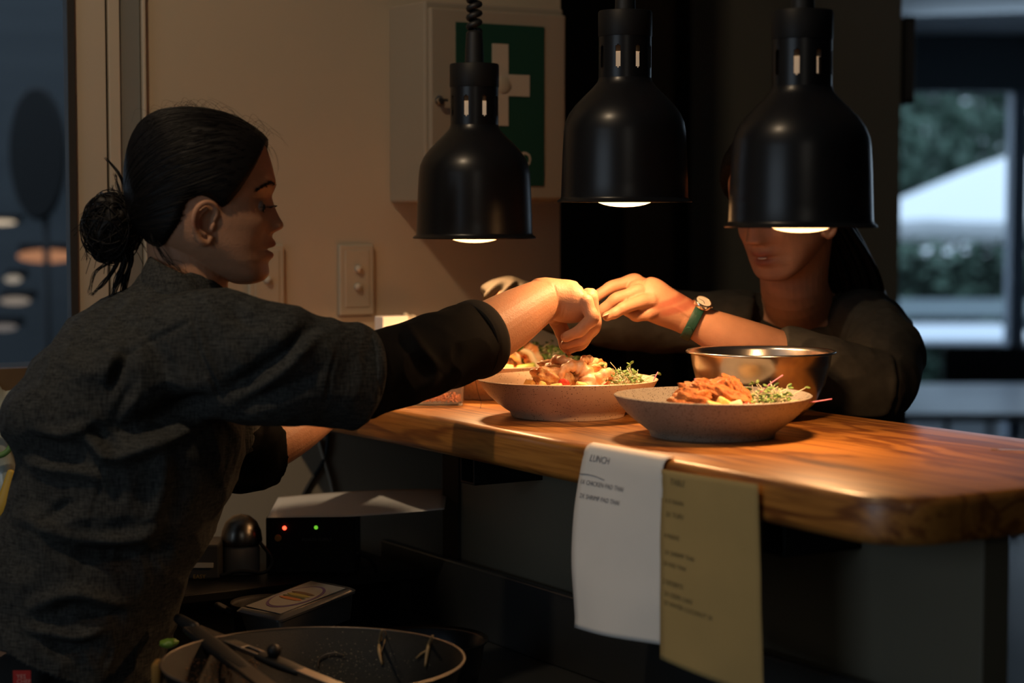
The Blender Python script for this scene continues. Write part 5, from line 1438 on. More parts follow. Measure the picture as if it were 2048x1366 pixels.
# eyes, lashes, brows
for s in (-1, 1):
    e = HM @ Vector((.0742, s * .0300, .0015)); mb = MB(); mb.add(*blob(e, .0112, .0112, .0112, sub=4)); obj('eyeball', mb, M['eyew'], woman)
    ic = HM @ Vector((.0850, s * .0300, -.0010)); mb = MB(); mb.add(*blob(ic, .0022, .0056, .0056, sub=3)); obj('iris', mb, M['iris'], woman)
    mb = MB()
    for k in range(26):
        t = k / 25; y = .020 + .022 * t; x = .0905 - .0035 * (2 * t - 0.7) ** 2 - 0.004 * t * t
        p = Vector((x, s * y, .0005)); d = Vector((.0085, s * (.001 + .004 * t), -.0005 + .002 * t))
        mb.add(*taper_tube([HM @ p, HM @ (p + d * .5 - Vector((0, 0, .0008))), HM @ (p + d + Vector((0, 0, .0016)))], .00042, .00012, 4, 3))
    for k in range(110):
        t = rnd.random(); y = .012 + .034 * t; z = .0275 + .0060 * math.sin(PI * min(1, t * .9 + .1)) - .004 * t + rnd.gauss(0, .0012)
        p0 = head_point(z, math.asin(min(.99, y / WID(z))) * 1.0)
        th = 0.0; 
        # find the angle whose y matches
        lo, hi = 0.0, 1.4
        for _ in range(20):
            mi_ = (lo + hi) / 2
            if head_point(z, mi_).y < y: lo = mi_
            else: hi = mi_
        p = head_point(z, lo); p = Vector((p.x + .0006, s * p.y, p.z))
        d = Vector((-.0045 * t, s * .0060, .0018 * (1 - t) - .001))
        mb.add(*taper_tube([HM @ p, HM @ (p + d * .5 + Vector((.0008, 0, 0))), HM @ (p + d)], .00060, .00018, 4, 2))
    obj('brow_and_lashes', mb, M['hair'], woman)

# hair
HL = smoothtab([(.100, .094), (.088, .078), (.080, .054), (.072, .036), (.060, .016), (.051, .004), (.042, -.006), (.034, -.010), (.026, -.002), (.010, .005), (-.004, .002), (-.012, -.012), (-.018, -.028), (-.034, -.050), (-.050, -.066), (-.075, -.085), (-.12, -.10)], 4)
def wline(x, ay):
    return HL(x) + (0.0 if ay > .045 else (.0 if x < .06 else (.045 - ay) * 0.02))
mb, hv, hf = hair_shell(HM, wline, .0072, woman)
hair = MB(); hair.add(mb.v, mb.f)
bvh = BVHTree.FromPolygons([tuple(v) for v in hv], hf)
HC = HM @ Vector((-.005, 0, .015))
KN = HM @ Vector((-.094, 0, -.016))
def on_hair(d, lift=0.0006):
    loc, nn, i, dist = bvh.ray_cast(HC + d * .3, -d)
    if loc is None: return HC + d * .1
    return loc + d * lift
kd = (KN - HC).normalized()
for i in range(900):
    # roots along the hairline and over the scalp
    if i % 2 == 0:
        ang = rnd.uniform(-1.9, 1.9); el = rnd.uniform(0.15, 1.2)
    else:
        ang = rnd.uniform(-2.3, 2.3); el = rnd.uniform(-.25, 1.5)
    p = Vector((math.cos(ang) * math.cos(el), math.sin(ang) * math.cos(el), math.sin(el)))
    d0 = (HM.to_3x3() @ p).normalized()
    q0 = on_hair(d0); loc = HM.inverted() @ q0
    if loc.z < wline(loc.x, abs(loc.y)) + .012: continue
    ax = d0.cross(kd); tot = d0.angle(kd); ax.normalize()
    pts = []
    n_ = 9; jig = rnd.gauss(0, .03)
    for k in range(n_):
        t = k / (n_ - 1); d = Quaternion(ax, tot * t) @ d0
        d = (d + ax * jig * math.sin(PI * t)).normalized()
        pts.append(on_hair(d, .0004 + .0005 * math.sin(PI * t)))
    hair.add(*taper_tube(pts, .00030, .00055, 4, 2))
# bun
BC = at(224, 455, HY + .0)
bun_core = blob(BC, .034, .034, .042, .22, 3.0, 4); hair.add(*bun_core)
hair.add(*blob(at(262, 440, HY), .020, .022, .028, .15, 3, 3))
for i in range(230):
    ax = Vector((rnd.gauss(0, .5), rnd.gauss(0, 1.2), rnd.gauss(0, .5))).normalized()
    a = ax.orthogonal().normalized(); b = ax.cross(a)
    r_ = rnd.uniform(.029, .0375); sh = ax * rnd.gauss(0, .010); a0 = rnd.uniform(0, 6.28); ln = rnd.uniform(1.8, 4.6); pts = []
    for k in range(11):
        t = a0 + ln * k / 10; q = a * math.cos(t) + b * math.sin(t)
        rr = r_ * (1 + .10 * math.sin(t * 2 + i)) + .0015 * noise.noise(Vector((t, i, 0)))
        p = BC + sh + Vector((q.x * rr, q.y * rr, q.z * rr * 1.22)); pts.append(p)
    if rnd.random() < .12:
        d = (pts[-1] - BC).normalized(); pts.append(pts[-1] + d * .006 + Vector((0, 0, -.004))); pts.append(pts[-1] + d * .008 + Vector((0, 0, -.008)))
    hair.add(*taper_tube(pts, .0010, .0004, 5, 2))
# wisps below the bun, tuft above it
def wisp(px, r0=.0008, spread=4, n=1, Y=HY, r1=.0002):
    for _ in range(n):
        pts = [at(x + rnd.gauss(0, spread * (.4 + .6 * i / len(px))), y + rnd.gauss(0, spread * .5), Y + rnd.gauss(0, .006)) for i, (x, y) in enumerate(px)]
        hair.add(*taper_tube(pts, r0, r1, 5, 4))
wisp([(255, 470), (250, 520), (235, 560), (222, 600)], .0016, 5, 26)
wisp([(250, 480), (232, 530), (205, 570), (182, 590)], .0011, 4, 12)
wisp([(245, 490), (215, 525), (190, 545), (177, 585)], .0008, 4, 8)
wisp([(262, 470), (262, 520), (250, 565), (240, 612)], .0016, 5, 16)
wisp([(203, 470), (200, 500), (198, 515), (201, 524)], .0022, 3, 12)
wisp([(257, 420), (248, 375), (236, 345), (210, 316)], .0011, 2.5, 14)
wisp([(246, 400), (236, 372), (232, 356), (229, 348)], .0006, 3, 8)
wisp([(240, 420), (228, 385), (224, 372)], .0006, 4, 8)
wisp([(300, 470), (330, 515), (350, 540), (372, 556)], .0003, 8, 16, HY - .055)
wisp([(190, 400), (178, 410), (168, 430)], .0003, 5, 12)
wisp([(180, 480), (172, 500), (176, 520)], .0003, 5, 12)
# flyaways over the crown and the forehead
for i in range(70):
    x = rnd.uniform(300, 530); y = 216 + ((x - 372) / 160.0) ** 2 * (62 if x > 372 else 80) + rnd.uniform(0, 14)
    dx = rnd.uniform(15, 60) * (1 if rnd.random() < .75 else -1); h_ = rnd.uniform(4, 26)
    Y = HY + rnd.gauss(0, .02)
    hair.add(*taper_tube([at(x, y, Y), at(x + dx * .4, y - h_, Y), at(x + dx, y - h_ * .6 + dx * .25, Y), at(x + dx * 1.2, y + 10, Y)], .00018, .00007, 3, 4))
for pts in ([(452, 247), (470, 232), (452, 210), (415, 193)], [(500, 268), (528, 262), (520, 240), (498, 238)], [(525, 290), (548, 300), (557, 330), (553, 352)], [(520, 285), (540, 290), (552, 312), (556, 340)]):
    hair.add(*taper_tube([at(a, b, HY) for a, b in pts], .00022, .00008, 3, 6))
for i in range(26):
    x = 500 + rnd.uniform(0, 34); hair.add(*taper_tube([at(x - 30, 262 + (x - 500) * .7, HY - .012), at(x, 272 + (x - 500) * .6, HY - .010 + rnd.gauss(0, .006)), at(x + rnd.uniform(4, 14), 290 + (x - 500) * .5 + rnd.uniform(0, 14), HY - .008)], .0005, .0001, 4, 4))
obj('hair', hair, M['hair'], woman)
mb = MB(); 
for k in range(5): mb.add(*tube([BC.lerp(KN, .55) + Vector((0, 0, 0)) + (HM.to_3x3() @ Vector((.002 * math.cos(k), .021 * math.cos(a), .024 * math.sin(a)))) for a in [2 * PI * q / 16 for q in range(17)]], .0022, 6, 1))
obj('hair_tie', mb, M['rubber'], woman)

# ---- undershirt sleeves
def cloth(name, mb_, voxel, m, parent, fl=(), wr=((.004, 14, 0),), smooth=6, trim=None):
    co, no, fs = remesh(mb_, voxel, smooth)
    for a, f_, sd in wr: co = wrinkle(co, no, a, f_, sd)
    if fl: co = folds(co, no, fl)
    return obj(name, npmesh(co, fs), m, parent)
us = MB()
us.add(*loft(rows_at([(620, 745, 2.545, .056, .055), (700, 752, 2.56, .0585, .056), (760, 744, 2.59, .0535, .052), (812, 728, 2.625, .0535, .050), (870, 706, 2.67, .0535, .050), (920, 690, 2.71, .0530, .049), (950, 680, 2.735, .0520, .048)]), 40, 6, up=(0, 1, 0), capround=False))
A = lambda x, y, Y=2.60: at(x, y, Y)
cloth('sleeve', us, .0022, M['knit'], woman, [
    ([A(812, 650), A(835, 690), A(870, 730)], .007, .006), ([A(800, 655), A(822, 700), A(850, 745)], .008, -.006),
    ([A(850, 640), A(900, 665), A(930, 700)], .006, .004), ([A(880, 745), A(850, 770), A(800, 790)], .008, .004), ([A(900, 650), A(915, 690), A(905, 740)], .007, -.003)], wr=((.0022, 16, 2),))
cu = MB(); cu.add(*loft(rows_at([(938, 684, 2.725, .0535, .0500), (946, 681, 2.732, .0552, .0515), (958, 676.5, 2.742, .0552, .0515), (964, 674, 2.747, .0535, .0500)]), 48, 5, up=(0, 1, 0), capround=False))
obj('sleeve_cuff', cu, mat('black_ribbing', (0.012, 0.011, 0.010), 0.95, spec=0.15), woman)
us = MB()
us.add(*loft(rows_at([(430, 830, 2.84, .055, .055), (480, 900, 2.86, .054, .052), (512, 900, 2.87, .0545, .052), (538, 893, 2.885, .0535, .050)]), 36, 5, up=(0, 1, 0), capround=False))
us.add(*loft(rows_at([(440, 935, 2.85, .035, .045), (490, 935, 2.865, .036, .045), (540, 915, 2.885, .036, .045)]), 28, 5, up=(0, 1, 0), capround=False))
cloth('sleeve', us, .0025, M['knit'], woman, wr=((.004, 18, 5),))

# ---- shirt
def sil(lst, Yc, b):
    rows = []
    for l, r, y in lst:
        c = at((l + r) / 2, y, Yc); a = (r - l) / 2 / FPX * Yc
        rows.append((c.x, c.y, c.z, a, b if not callable(b) else b(y)))
    return rows
def section_stack(rows, n=56):
    """horizontal elliptical sections (x half a, y half b)"""
    q = cr(rows, 5); vs = []; fs = []
    for r in q:
        for k in range(n):
            a = 2 * PI * k / n
            c_, s_ = math.cos(a), math.sin(a)
            c_ = math.copysign(abs(c_) ** .9, c_); s_ = math.copysign(abs(s_) ** .9, s_)
            vs.append((r[0] + r[3] * c_, r[1] + r[4] * s_, r[2]))
    m_ = len(q)
    for i in range(m_ - 1):
        for k in range(n):
            k2 = (k + 1) % n; fs.append((i * n + k, (i + 1) * n + k, (i + 1) * n + k2, i * n + k2))
    fs.append(tuple(range(n))); fs.append(tuple((m_ - 1) * n + k for k in range(n))[::-1])
    return vs, fs
sh_ = MB()
bb = lambda y: float(np.interp(y, [548, 600, 640, 700, 800, 1000, 1366, 1600], [.058, .088, .125, .165, .172, .165, .165, .16]))
torso = [(286, 428, 548), (262, 446, 575), (215, 458, 600), (165, 472, 630), (128, 480, 665), (95, 484, 705), (58, 480, 750), (22, 476, 792), (14, 478, 835), (30, 484, 868), (46, 480, 905), (40, 468, 950), (26, 450, 1000), (4, 428, 1050), (-14, 400, 1110), (-26, 372, 1170), (-34, 350, 1230), (-38, 333, 1290), (-42, 320, 1340)]
vs, fs = section_stack(sil(torso, 2.62, bb)); sh_.add(vs, fs)
# hem runs lower at the front
vs, fs = section_stack(sil([(20, 335, 1290), (60, 322, 1345), (120, 315, 1390), (180, 312, 1420)], 2.62, lambda y: .15)); sh_.add(vs, fs)
# shoulders and the short sleeves
sh_.add(*loft(rows_at([(330, 690, 2.56, .070, .070), (400, 705, 2.515, .082, .062), (470, 716, 2.50, .0800, .058), (560, 736, 2.505, .0755, .058), (640, 748, 2.53, .0700, .060), (700, 752, 2.555, .0660, .061), (712, 753, 2.56, .0655, .061)]), 48, 6, up=(0, 1, 0), capround=False))
sh_.add(*blob(at(395, 665, 2.52), .060, .055, .055, sub=4)); sh_.add(*blob(at(330, 640, 2.60), .075, .11, .040, sub=4))
sh_.add(*loft(rows_at([(300, 700, 2.72, .07, .08), (380, 770, 2.80, .065, .062), (430, 850, 2.835, .060, .058), (462, 905, 2.85, .056, .055)]), 40, 5, up=(0, 1, 0), capround=False))
B = lambda x, y, Y=2.46: at(x, y, Y)
F = [
    ([B(200, 885), B(228, 910), B(292, 893), B(370, 861), B(419, 832)], .010, .014), ([B(215, 862), B(290, 850), B(360, 825), B(430, 800)], .016, -.020),
    ([B(175, 868), B(205, 900), B(222, 914)], .007, .009), ([B(180, 850), B(212, 880), B(235, 900)], .008, -.010),
    ([B(83, 862), B(130, 868), B(175, 850), B(190, 840)], .008, .008), ([B(60, 880), B(120, 895), B(180, 900)], .012, -.008),
    ([B(146, 1078), B(210, 1082), B(273, 1075), B(318, 1052)], .009, .013), ([B(150, 1096), B(220, 1112), B(300, 1128), B(330, 1100)], .014, -.018),
    ([B(63, 1215), B(110, 1195), B(161, 1186), B(200, 1200), B(240, 1217)], .009, .010), ([B(80, 1235), B(150, 1215), B(215, 1235), B(250, 1240)], .013, -.012),
    ([B(60, 1255), B(110, 1268), B(165, 1272), B(215, 1250)], .007, .008), ([B(85, 1270), B(130, 1292), B(180, 1300)], .011, -.010),
    ([B(258, 700), B(240, 735), B(228, 770)], .009, -.014), ([B(236, 705), B(222, 740), B(214, 770)], .007, .008), ([B(268, 770), B(250, 800), B(234, 840)], .008, -.006),
    ([B(0, 1042), B(60, 1046), B(110, 1062), B(150, 1075)], .010, .008), ([B(40, 930), B(100, 935), B(180, 945), B(210, 960)], .008, .006), ([B(40, 915), B(110, 920), B(200, 930)], .009, -.006),
    ([B(80, 1050), B(105, 1025), B(140, 1005)], .006, -.007),
    # sleeve
    ([B(625, 655), B(590, 690), B(560, 715), B(505, 752), B(455, 785)], .011, -.016), ([B(640, 665), B(602, 705), B(570, 735), B(520, 775)], .008, .010), ([B(572, 716), B(590, 706), B(606, 708)], .004, .005),
    ([B(640, 745), B(590, 770), B(540, 790), B(480, 820)], .010, -.009), ([B(600, 700), B(620, 660)], .006, .006), ([B(455, 612), B(490, 640), B(520, 650)], .010, -.006),
    # seams
    ([B(386, 622, 2.45), B(392, 670, 2.45), B(400, 705, 2.45), B(414, 735, 2.45), B(428, 768, 2.45), B(436, 800, 2.46)], .0035, -.0045), ([B(396, 622, 2.45), B(403, 680, 2.45), B(422, 735, 2.45), B(438, 768, 2.45)], .004, .003),
    ([B(682, 664), B(672, 700), B(662, 740), B(654, 790), B(645, 842)], .0030, -.0030), ([B(678, 664), B(667, 700), B(656, 740), B(648, 790)], .003, .0018),
    ([B(210, 920), B(202, 970), B(192, 1010), B(178, 1070)], .0030, -.004), ([B(430, 870), B(400, 950), B(372, 1010), B(335, 1080), B(300, 1130), B(270, 1200), B(240, 1260), B(205, 1330)], .0035, -.005),
    ([B(436, 880), B(408, 955), B(380, 1015), B(343, 1085)], .004, .003),
    ([B(120, 635), B(180, 682), B(250, 700), B(330, 668), B(386, 640)], .0032, -.0035),
    ([B(470, 960, 2.5), B(440, 1050, 2.5), B(400, 1130, 2.5)], .009, .008), ([B(450, 960, 2.5), B(420, 1050, 2.5), B(380, 1140, 2.5)], .009, -.009),
    ([B(330, 900), B(320, 980), B(300, 1050)], .010, .006), ([B(350, 930), B(345, 1000), B(322, 1060)], .010, -.006),
]
co, no, fs = remesh(sh_, .0030, 10)
co = wrinkle(co, no, .0050, 7, 3.0, (1, 1, 1.6)); co = wrinkle(co, no, .0022, 17, 8.0, (1.3, 1, 1))
# the skirt of the shirt ends in a sloping hem: drop what hangs below it
co = folds(co, no, F)
hemz = np.interp(co[:, 0], [at(0, 0, 2.5).x, at(140, 0, 2.5).x, at(230, 0, 2.5).x], [at(0, 1306, 2.47).z, at(140, 1366, 2.47).z, at(230, 1395, 2.47).z])
keep = co[:, 2] > hemz
fs2 = [f for f in fs if all(keep[i] for i in f)]
shirt = obj('shirt', npmesh(co, fs2), M['shirt'], woman)
shirt.data.update()
bm = bmesh.new(); bm.from_mesh(shirt.data); bmesh.ops.delete(bm, geom=[v for v in bm.verts if not v.link_faces], context='VERTS'); bm.to_mesh(shirt.data); bm.free()
sm = shirt.modifiers.new('s', 'SOLIDIFY'); sm.thickness = .0015; sm.offset = -1
# sleeve hem band
mb = MB(); mb.add(*loft(rows_at([(703, 752, 2.556, .0672, .0620), (712, 753, 2.560, .0678, .0626), (716, 753.5, 2.562, .0655, .0600)]), 56, 3, up=(0.02, 1, 0), capround=False)); obj('sleeve_hem', mb, M['shirt'], woman)
# stand collar
vs = []; fs = []; n_ = 56
# lower and upper edges of the collar: nape high at the left, low under the chin
for j in range(7):
    t = j / 6
    for k in range(n_):
        a = 2 * PI * k / n_; ca, sa = math.cos(a), math.sin(a)      # ca = 1 towards the face
        lo = at(366, 590, HY) + Vector((ca * .056, sa * .078, -.004 - .012 * ca))
        hi = at(366, 548, HY) + Vector((ca * .044 + .002, sa * .060, -.014 * ca + .010 * (1 - ca) / 2 * 1.2))
        vs.append(lo.lerp(hi, t) + Vector((ca, sa, 0)) * .004 * math.sin(PI * t))
for j in range(6):
    for k in range(n_):
        k2 = (k + 1) % n_
        fs.append((j * n_ + k, j * n_ + k2, (j + 1) * n_ + k2, (j + 1) * n_ + k))
col = MB(); col.add(vs, fs); o = obj('collar', col, M['shirt'], woman); sm = o.modifiers.new('s', 'SOLIDIFY'); sm.thickness = .003
# trousers with a small red tag
tr_ = MB()
tr_.add(*section_stack([(-.577, 2.62, .95, .07, .10), (-.585, 2.61, .91, .095, .13), (-.615, 2.60, .875, .115, .14), (-.67, 2.53, .80, .12, .15), (-.70, 2.49, .75, .11, .16)]))
for s in (-1, 1):
    tr_.add(*loft([(-.70, 2.49 + s * .085, .80, .085, .080), (-.70, 2.49 + s * .09, .50, .062, .062), (-.71, 2.49 + s * .09, .08, .052, .052)], 28, 5, up=(0, 1, 0)))
cloth('trousers', tr_, .005, M['pants'], woman, smooth=6)
for s in (-1, 1):
    mb = MB(); mb.add(*loft([(-.74, 2.49 + s * .09, .035, .035, .034), (-.66, 2.49 + s * .09, .040, .042, .038), (-.58, 2.49 + s * .09, .024, .040, .023)], 24, 5, up=(0, 0, 1))); obj('shoe', mb, M['blackm'], woman)
q = at(44, 1362, 2.445); mb = MB(); mb.add(*box(q, EX, EY, EZ, .022, .0015, .026)); tg = obj('red_tag', mb, M['redtag'], woman, smooth=False)
for i, tx in enumerate(('YES', 'CHEF')):
    p = at(33, 1357 + i * 10, 2.4435); obj('lettering', text_mb(tx, .0075, lambda x, y: Vector((p.x + x, p.y, p.z + y))), mat('tag_print', (0.5, 0.25, 0.22), .7), tg, smooth=False)
# ================================================================== the person on the diners' side
P2Y = 3.12
person2 = empty('person', (0.50, 3.32, 0), 'person in a dark long-sleeved top, face half hidden by a lamp, reaching over the counter', 'person')
hc2 = at(1581, 409, P2Y)
S2 = 1.02
def head2_matrix():
    yaw = R(-90 - 47)             # facing towards the viewer and to the left
    return (Matrix.Translation(hc2) @ Matrix.Rotation(yaw, 4, 'Z') @ Matrix.Rotation(R(0), 4, 'X') @ Matrix.Rotation(R(19), 4, 'Y') @ Matrix.Scale(S2, 4))
HM2 = head2_matrix()
b2 = MB()
vs, fs = head_grid(); b2.add([HM2 @ v for v in vs], fs)
for s in (-1, 1):
    for vs, fs in ear(s): b2.add([HM2 @ v for v in vs], fs)
nb = HM2 @ Vector((-.012, 0, -.03))
b2.add(*loft([(*(HM2 @ Vector((-.010, 0, .0))), .054, .054), (*nb, .054, .054), (*at(1588, 560, 3.17), .054, .054), (*at(1600, 615, 3.22), .057, .050), (*at(1610, 665, 3.27), .07, .045)], 32, 5, up=(0, 1, 0)))
b2.add(*loft(rows_at([(1615, 680, 3.26, .13, .07), (1618, 760, 3.28, .13, .085), (1618, 900, 3.30, .12, .09), (1618, 1100, 3.31, .12, .09)]), 32, 4, up=(0, 1, 0)))
# left forearm reaching over the steel bowl
b2.add(*loft(rows_at([(1730, 775, 2.99, .042, .042), (1660, 752, 2.975, .0425, .042), (1590, 727, 2.97, .0410, .040), (1520, 700, 2.965, .0385, .036), (1450, 671, 2.965, .0330, .031), (1400, 648, 2.968, .0270, .0270), (1372, 634, 2.97, .0262, .0285)]), 32, 6, up=(0, 1, 0)))
# left hand
b2.add(*loft(rows_at([(1385, 640, 2.97, .0255, .026), (1355, 625, 2.97, .0275, .029), (1325, 611, 2.968, .0300, .030), (1300, 597, 2.966, .0320, .029), (1284, 588, 2.965, .0290, .024), (1278, 585, 2.965, .021, .018)]), 32, 5, up=(0, 1, 0)))
b2.add(*finger([(1290, 572, 2.985), (1268, 561, 2.985), (1222, 574, 2.975), (1192, 593, 2.965), (1172, 607, 2.96)], [.0120, .0112, .0095, .0085, .0072]))
b2.add(*finger([(1296, 585, 2.955), (1276, 583, 2.950), (1232, 598, 2.940), (1205, 620, 2.942), (1186, 637, 2.945)], [.0122, .0112, .0098, .0086, .0072]))
b2.add(*finger([(1304, 600, 2.945), (1284, 603, 2.938), (1247, 616, 2.922), (1228, 627, 2.918), (1214, 633, 2.917)], [.0120, .0108, .0096, .0086, .0072]))
b2.add(*finger([(1312, 620, 2.950), (1296, 628, 2.945), (1272, 632, 2.945), (1254, 622, 2.95), (1246, 612, 2.96)], [.0120, .0105, .0090, .0080, .0070]))
b2.add(*finger([(1330, 604, 3.00), (1290, 590, 3.015), (1245, 600, 3.01), (1215, 618, 2.99)], [.0130, .0125, .0105, .0080]))
for k, pts in enumerate(([(1380, 622), (1340, 602), (1300, 580)], [(1382, 632), (1345, 612), (1304, 590)])):
    b2.add(*tube([at(a, b, 2.945 + .012 * (1 - k) - .002) for a, b in pts], .0035, 8, 5, up=(0, 1, 0)))
# upper arms inside the sleeves, right hand behind
b2.add(*loft(rows_at([(1740, 660, 3.20, .045, .05), (1750, 720, 3.10, .042, .042), (1738, 772, 3.01, .042, .042)]), 28, 4, up=(0, 1, 0)))
b2.add(*loft(rows_at([(1470, 640, 3.24, .04, .045), (1300, 640, 3.24, .038, .038), (1150, 622, 3.20, .032, .034), (1020, 602, 3.16, .026, .028), (1008, 603, 3.15, .024, .028)]), 28, 5, up=(0, 1, 0)))
b2.add(*loft(rows_at([(1012, 604, 3.15, .022, .028), (1030, 618, 3.12, .024, .032), (1048, 640, 3.10, .020, .034)]), 28, 4, up=(0, 1, 0)))
for k, dy in enumerate((-.028, -.009, .010, .028)):
    b2.add(*finger([(1044, 634, 3.10 + dy), (1052, 655, 3.09 + dy), (1050, 672, 3.095 + dy), (1044, 684, 3.10 + dy)], [.010, .0092, .0082, .0070]))
b2.add(*finger([(1020, 622, 3.09), (1026, 645, 3.07), (1032, 662, 3.075)], [.012, .010, .008]))
skin2 = add_skin('body', b2, 0.0018, person2, M['skin2'], HM2.inverted(), 2)
nail(1211.5, 630, 2.9105, (-1, -.1, -.45), 1.0, person2)
for s in (-1, 1):
    e = HM2 @ Vector((.0755, s * .0305, .0030)); mb = MB(); mb.add(*blob(e, .0112, .0112, .0112, sub=3)); obj('eyeball', mb, M['eyew'], person2)
mb = MB()
for s in (-1, 1):
    ic = MB(); ic.add(*blob(HM2 @ Vector((.0858, s * .0300, .0000)), .0022, .0056, .0056, sub=3)); obj('iris', ic, M['iris'], person2)
    mb.add(*tube([HM2 @ Vector((.0905 - .16 * (k - .35) ** 2 * .06, s * (.020 + .022 * k), .0040 - .003 * k * k)) for k in (0, .25, .5, .75, 1)], [.0004, .0007, .0008, .0007, .0003], 5, 4))
    mb.add(*tube([HM2 @ Vector((.0965 - .018 * k * k, s * (.013 + .034 * k), .0280 + .005 * math.sin(PI * k * .8))) for k in (0, .25, .5, .75, 1)], [.0012, .0020, .0020, .0014, .0005], 6, 4))
obj('brow_and_lashes', mb, M['hair'], person2)
mb = MB(); mb.add(*blob(HM2 @ Vector((.0905, .002, -.0545)), .004, .009, .0016, sub=3, rot=HM2.to_3x3().normalized())); obj('teeth', mb, mat('tooth_white', (0.6, 0.5, 0.42), 0.4), person2)
# hair: parted crown, long behind the left shoulder
def pline(x, ay):
    return smooth_p(x)
smooth_p = tab([(.100, .094), (.086, .083), (.074, .055), (.062, .035), (.048, .016), (.036, .002), (.026, -.004), (.012, .004), (.0, .010), (-.010, .006), (-.017, -.015), (-.024, -.04), (-.05, -.08), (-.12, -.10)])
mb, hv2, hf2 = hair_shell(HM2, pline, .013, person2)
h2 = MB(); h2.add(mb.v, mb.f)
for i in range(240):
    k = rnd.random(); s_ = rnd.random()
    x0 = 1612 + 70 * k; Y0 = 3.17 + .07 * s_
    h2.add(*taper_tube([at(x0 - 40, 340 + 40 * rnd.random(), Y0), at(x0 + 10, 440, Y0), at(x0 + 42 + 30 * k, 540, Y0 + .02), at(x0 + 52 + 36 * k, 610, Y0 + .04), at(x0 + 56 + 40 * k, 700, Y0 + .07)], .0042, .0016, 6, 4))
h2.add(*loft(rows_at([(1610, 400, 3.22, .045, .035), (1680, 510, 3.25, .045, .03), (1720, 620, 3.30, .05, .025)]), 20, 5, up=(0, 1, 0)))
obj('hair', h2, M['hair'], person2)

# top with pushed-up sleeves
def plain_loft(*a, **k): return loft(*a, **k)
tp = MB()
tp.add(*section_stack(sil([(1546, 1676, 626), (1490, 1738, 636), (1428, 1790, 660), (1420, 1806, 690), (1432, 1806, 760), (1440, 1800, 850), (1440, 1790, 1000), (1440, 1790, 1200)], 3.27, lambda y: float(np.interp(y, [600, 630, 660, 800], [.055, .072, .09, .10])))))
tp.add(*loft(rows_at([(1668, 612, 3.27, .030, .045), (1720, 636, 3.25, .042, .055), (1760, 660, 3.22, .050, .060)]), 28, 4, up=(0, 1, 0)))
tp.add(*loft(rows_at([(1545, 622, 3.27, .025, .040), (1500, 632, 3.26, .038, .050), (1450, 640, 3.25, .046, .055)]), 28, 4, up=(0, 1, 0)))
# left sleeve: shoulder to elbow, then bunched on the forearm
tp.add(*loft(rows_at([(1722, 655, 3.22, .062, .070), (1762, 690, 3.15, .060, .065), (1768, 735, 3.06, .058, .060), (1745, 775, 3.00, .056, .054)]), 40, 5, up=(0, 1, 0)))
tp.add(*loft(rows_at([(1752, 778, 2.99, .054, .054), (1700, 765, 2.975, .056, .054), (1655, 752, 2.97, .0540, .052), (1618, 738, 2.97, .0520, .050), (1590, 727, 2.97, .0500, .048), (1566, 718, 2.97, .0480, .046), (1548, 711, 2.968, .0450, .043)]), 40, 5, up=(0, 1, 0), capround=False))
# right sleeve
tp.add(*loft(rows_at([(1500, 655, 3.24, .055, .07), (1420, 645, 3.25, .052, .055), (1330, 643, 3.25, .048, .050), (1230, 640, 3.22, .042, .044), (1130, 626, 3.19, .034, .038), (1050, 604, 3.17, .031, .035), (1005, 592, 3.155, .030, .034), (978, 604, 3.15, .027, .032)]), 40, 5, up=(0, 1, 0), capround=False))
co, no, fs = remesh(tp, .0028, 8)
co = wrinkle(co, no, .0045, 8, 1.0); co = wrinkle(co, no, .0020, 20, 4.0)
G = lambda x, y, Y=3.12: at(x, y, Y)
f2 = [([G(1700 + 6 * k, 640 + 0 * k), G(1690, 690 + 12 * k), G(1670 - 6 * k, 730 + 12 * k)], .007, .006 * (1 if k % 2 == 0 else -1)) for k in range(4)]
f2 += [([G(1538 + 14 * k, 672 + 1 * k), G(1552 + 14 * k, 705), G(1540 + 14 * k, 745)], .0045, .0085 * (1 if k % 2 == 0 else -1)) for k in range(8)]
f2 += [([G(1000 + 14 * k, 566), G(978 + 12 * k, 590), G(966 + 10 * k, 625)], .0040, .009 * (1 if k % 2 == 0 else -1)) for k in range(6)]
f2 += [([G(1340 + 35 * k, 590), G(1350 + 35 * k, 625), G(1345 + 35 * k, 660)], .006, .005 * (1 if k % 2 == 0 else -1)) for k in range(5)]
f2 += [([G(1770, 640), G(1745, 700), G(1742, 760)], .010, .007), ([G(1800, 680), G(1775, 730), G(1765, 790)], .010, -.006)]
co = folds(co, no, f2)
obj('top', npmesh(co, fs), M['tee'], person2)
mb = MB()
pts = [at(1531, 588, 3.20), at(1540, 612, 3.185), at(1575, 629, 3.175), at(1615, 628, 3.178), at(1655, 606, 3.195), at(1680, 588, 3.21), at(1660, 576, 3.27), at(1590, 572, 3.28), at(1545, 575, 3.23), at(1531, 585, 3.165)]
mb.add(*tube(pts, .0048, 10, 6, up=(0, .2, 1))); obj('neckband', mb, M['tee'], person2)
tr2 = MB()
tr2.add(*loft([(.50, 3.32, .95, .14, .09), (.50, 3.33, .80, .15, .10)], 28, 4, up=(0, 1, 0)))
for s in (-1, 1):
    tr2.add(*loft([(.50 + s * .075, 3.33, .85, .078, .085), (.50 + s * .08, 3.32, .50, .06, .06), (.50 + s * .08, 3.33, .08, .05, .05)], 24, 5, up=(0, 1, 0)))
cloth('trousers', tr2, .006, M['pants'], person2, smooth=6)
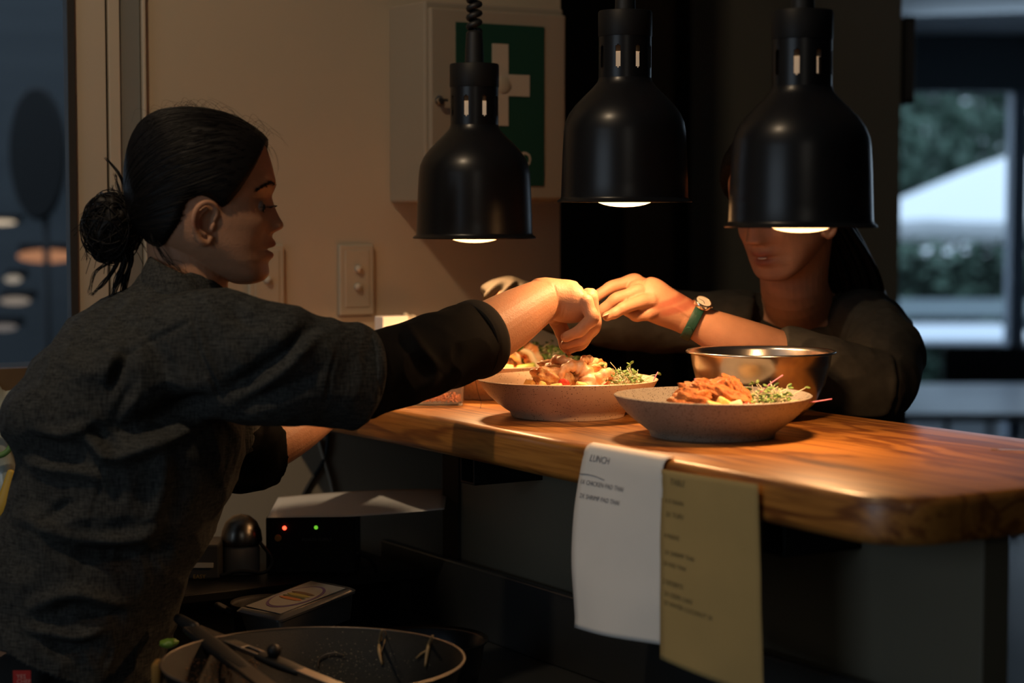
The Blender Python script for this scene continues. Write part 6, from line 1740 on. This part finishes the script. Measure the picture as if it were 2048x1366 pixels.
for s in (-1, 1):
    mb = MB(); mb.add(*loft([(.50 + s * .08, 3.37, .035, .034, .034), (.50 + s * .08, 3.29, .040, .038, .040), (.50 + s * .08, 3.21, .024, .036, .023)], 24, 5, up=(0, 0, 1))); obj('shoe', mb, M['blackm'], person2)

# wristwatch
wc = at(1387, 641, 2.969); wa = (at(1372, 634, 2.97) - at(1400, 648, 2.968)).normalized()
wt = empty('wristwatch', tuple(wc), 'wristwatch with a green leather strap and pale dial on the left wrist', 'watch')
zz = EZ - wa * EZ.dot(wa); zz.normalize(); yy = zz.cross(wa).normalized()
vs = []; fs = []; n_ = 64
tilt = R(14)
for j, (dw, dr) in enumerate(((-.0075, 0), (-.0075, .0016), (-.006, .0022), (.006, .0022), (.0075, .0016), (.0075, 0))):
    for k in range(n_):
        a = 2 * PI * k / n_
        r1, r2 = .0292 + dr, .0292 + dr
        vs.append(wc + wa * dw + zz * (r1 * math.cos(a)) + yy * (r2 * math.sin(a)))
for j in range(5):
    for k in range(n_): k2 = (k + 1) % n_; fs.append((j * n_ + k, j * n_ + k2, (j + 1) * n_ + k2, (j + 1) * n_ + k))
mb = MB(); mb.add(vs, fs); obj('strap', mb, M['strap'], wt)
sg = 1 if yy.y < 0 else -1
def onring(a, lift): return wc + zz * ((.0292 + lift) * math.cos(a)) + yy * (sg * (.0292 + lift) * math.sin(a)), (zz * math.cos(a) + yy * sg * math.sin(a)).normalized()
pc_, nc_ = onring(R(28), .0012)
q = nc_.to_track_quat('Z', 'X').to_matrix()
def place(vf): return ([q @ Vector(p) + pc_ for p in vf[0]], vf[1])
mb = MB(); mb.add(*place(lathe([(0, -.001), (.0125, -.001), (.0145, .001), (.0145, .0055), (.0132, .0075), (.0118, .0078), (.0118, .0066), (0, .0066)], 48))); cs = obj('case', mb, M['chrome'], wt, angle=40)
mb = MB(); mb.add(*place(lathe([(0, .0070), (.0116, .0070), (.0116, .0066)], 40))); obj('dial', mb, M['dial'], cs, angle=40)
mb = MB()
for a, l_ in ((R(40), .008), (R(160), .006)):
    mb.add(*place(box((math.cos(a) * l_ / 2, math.sin(a) * l_ / 2, .0074), Vector((math.cos(a), math.sin(a), 0)), Vector((-math.sin(a), math.cos(a), 0)), EZ, l_, .0007, .0003)))
obj('hands', mb, M['blackm'], cs, smooth=False)
mb = MB(); mb.add(*place(lathe([(0, 0), (.0015, 0), (.0015, .003), (0, .003)], 12)));
mb.v = [Vector(p) + (wa * -.0150) + nc_ * .003 for p in mb.v]; obj('crown', mb, M['chrome'], cs)
pb, nb_ = onring(R(118), .0022); q = nb_.to_track_quat('Z', 'X').to_matrix(); pc_ = pb
mb = MB(); mb.add(*place(lathe([(0, 0), (.0062, 0), (.0058, .002), (0, .0026)], 24))); obj('strap_stud', mb, M['strap'], wt, angle=40)
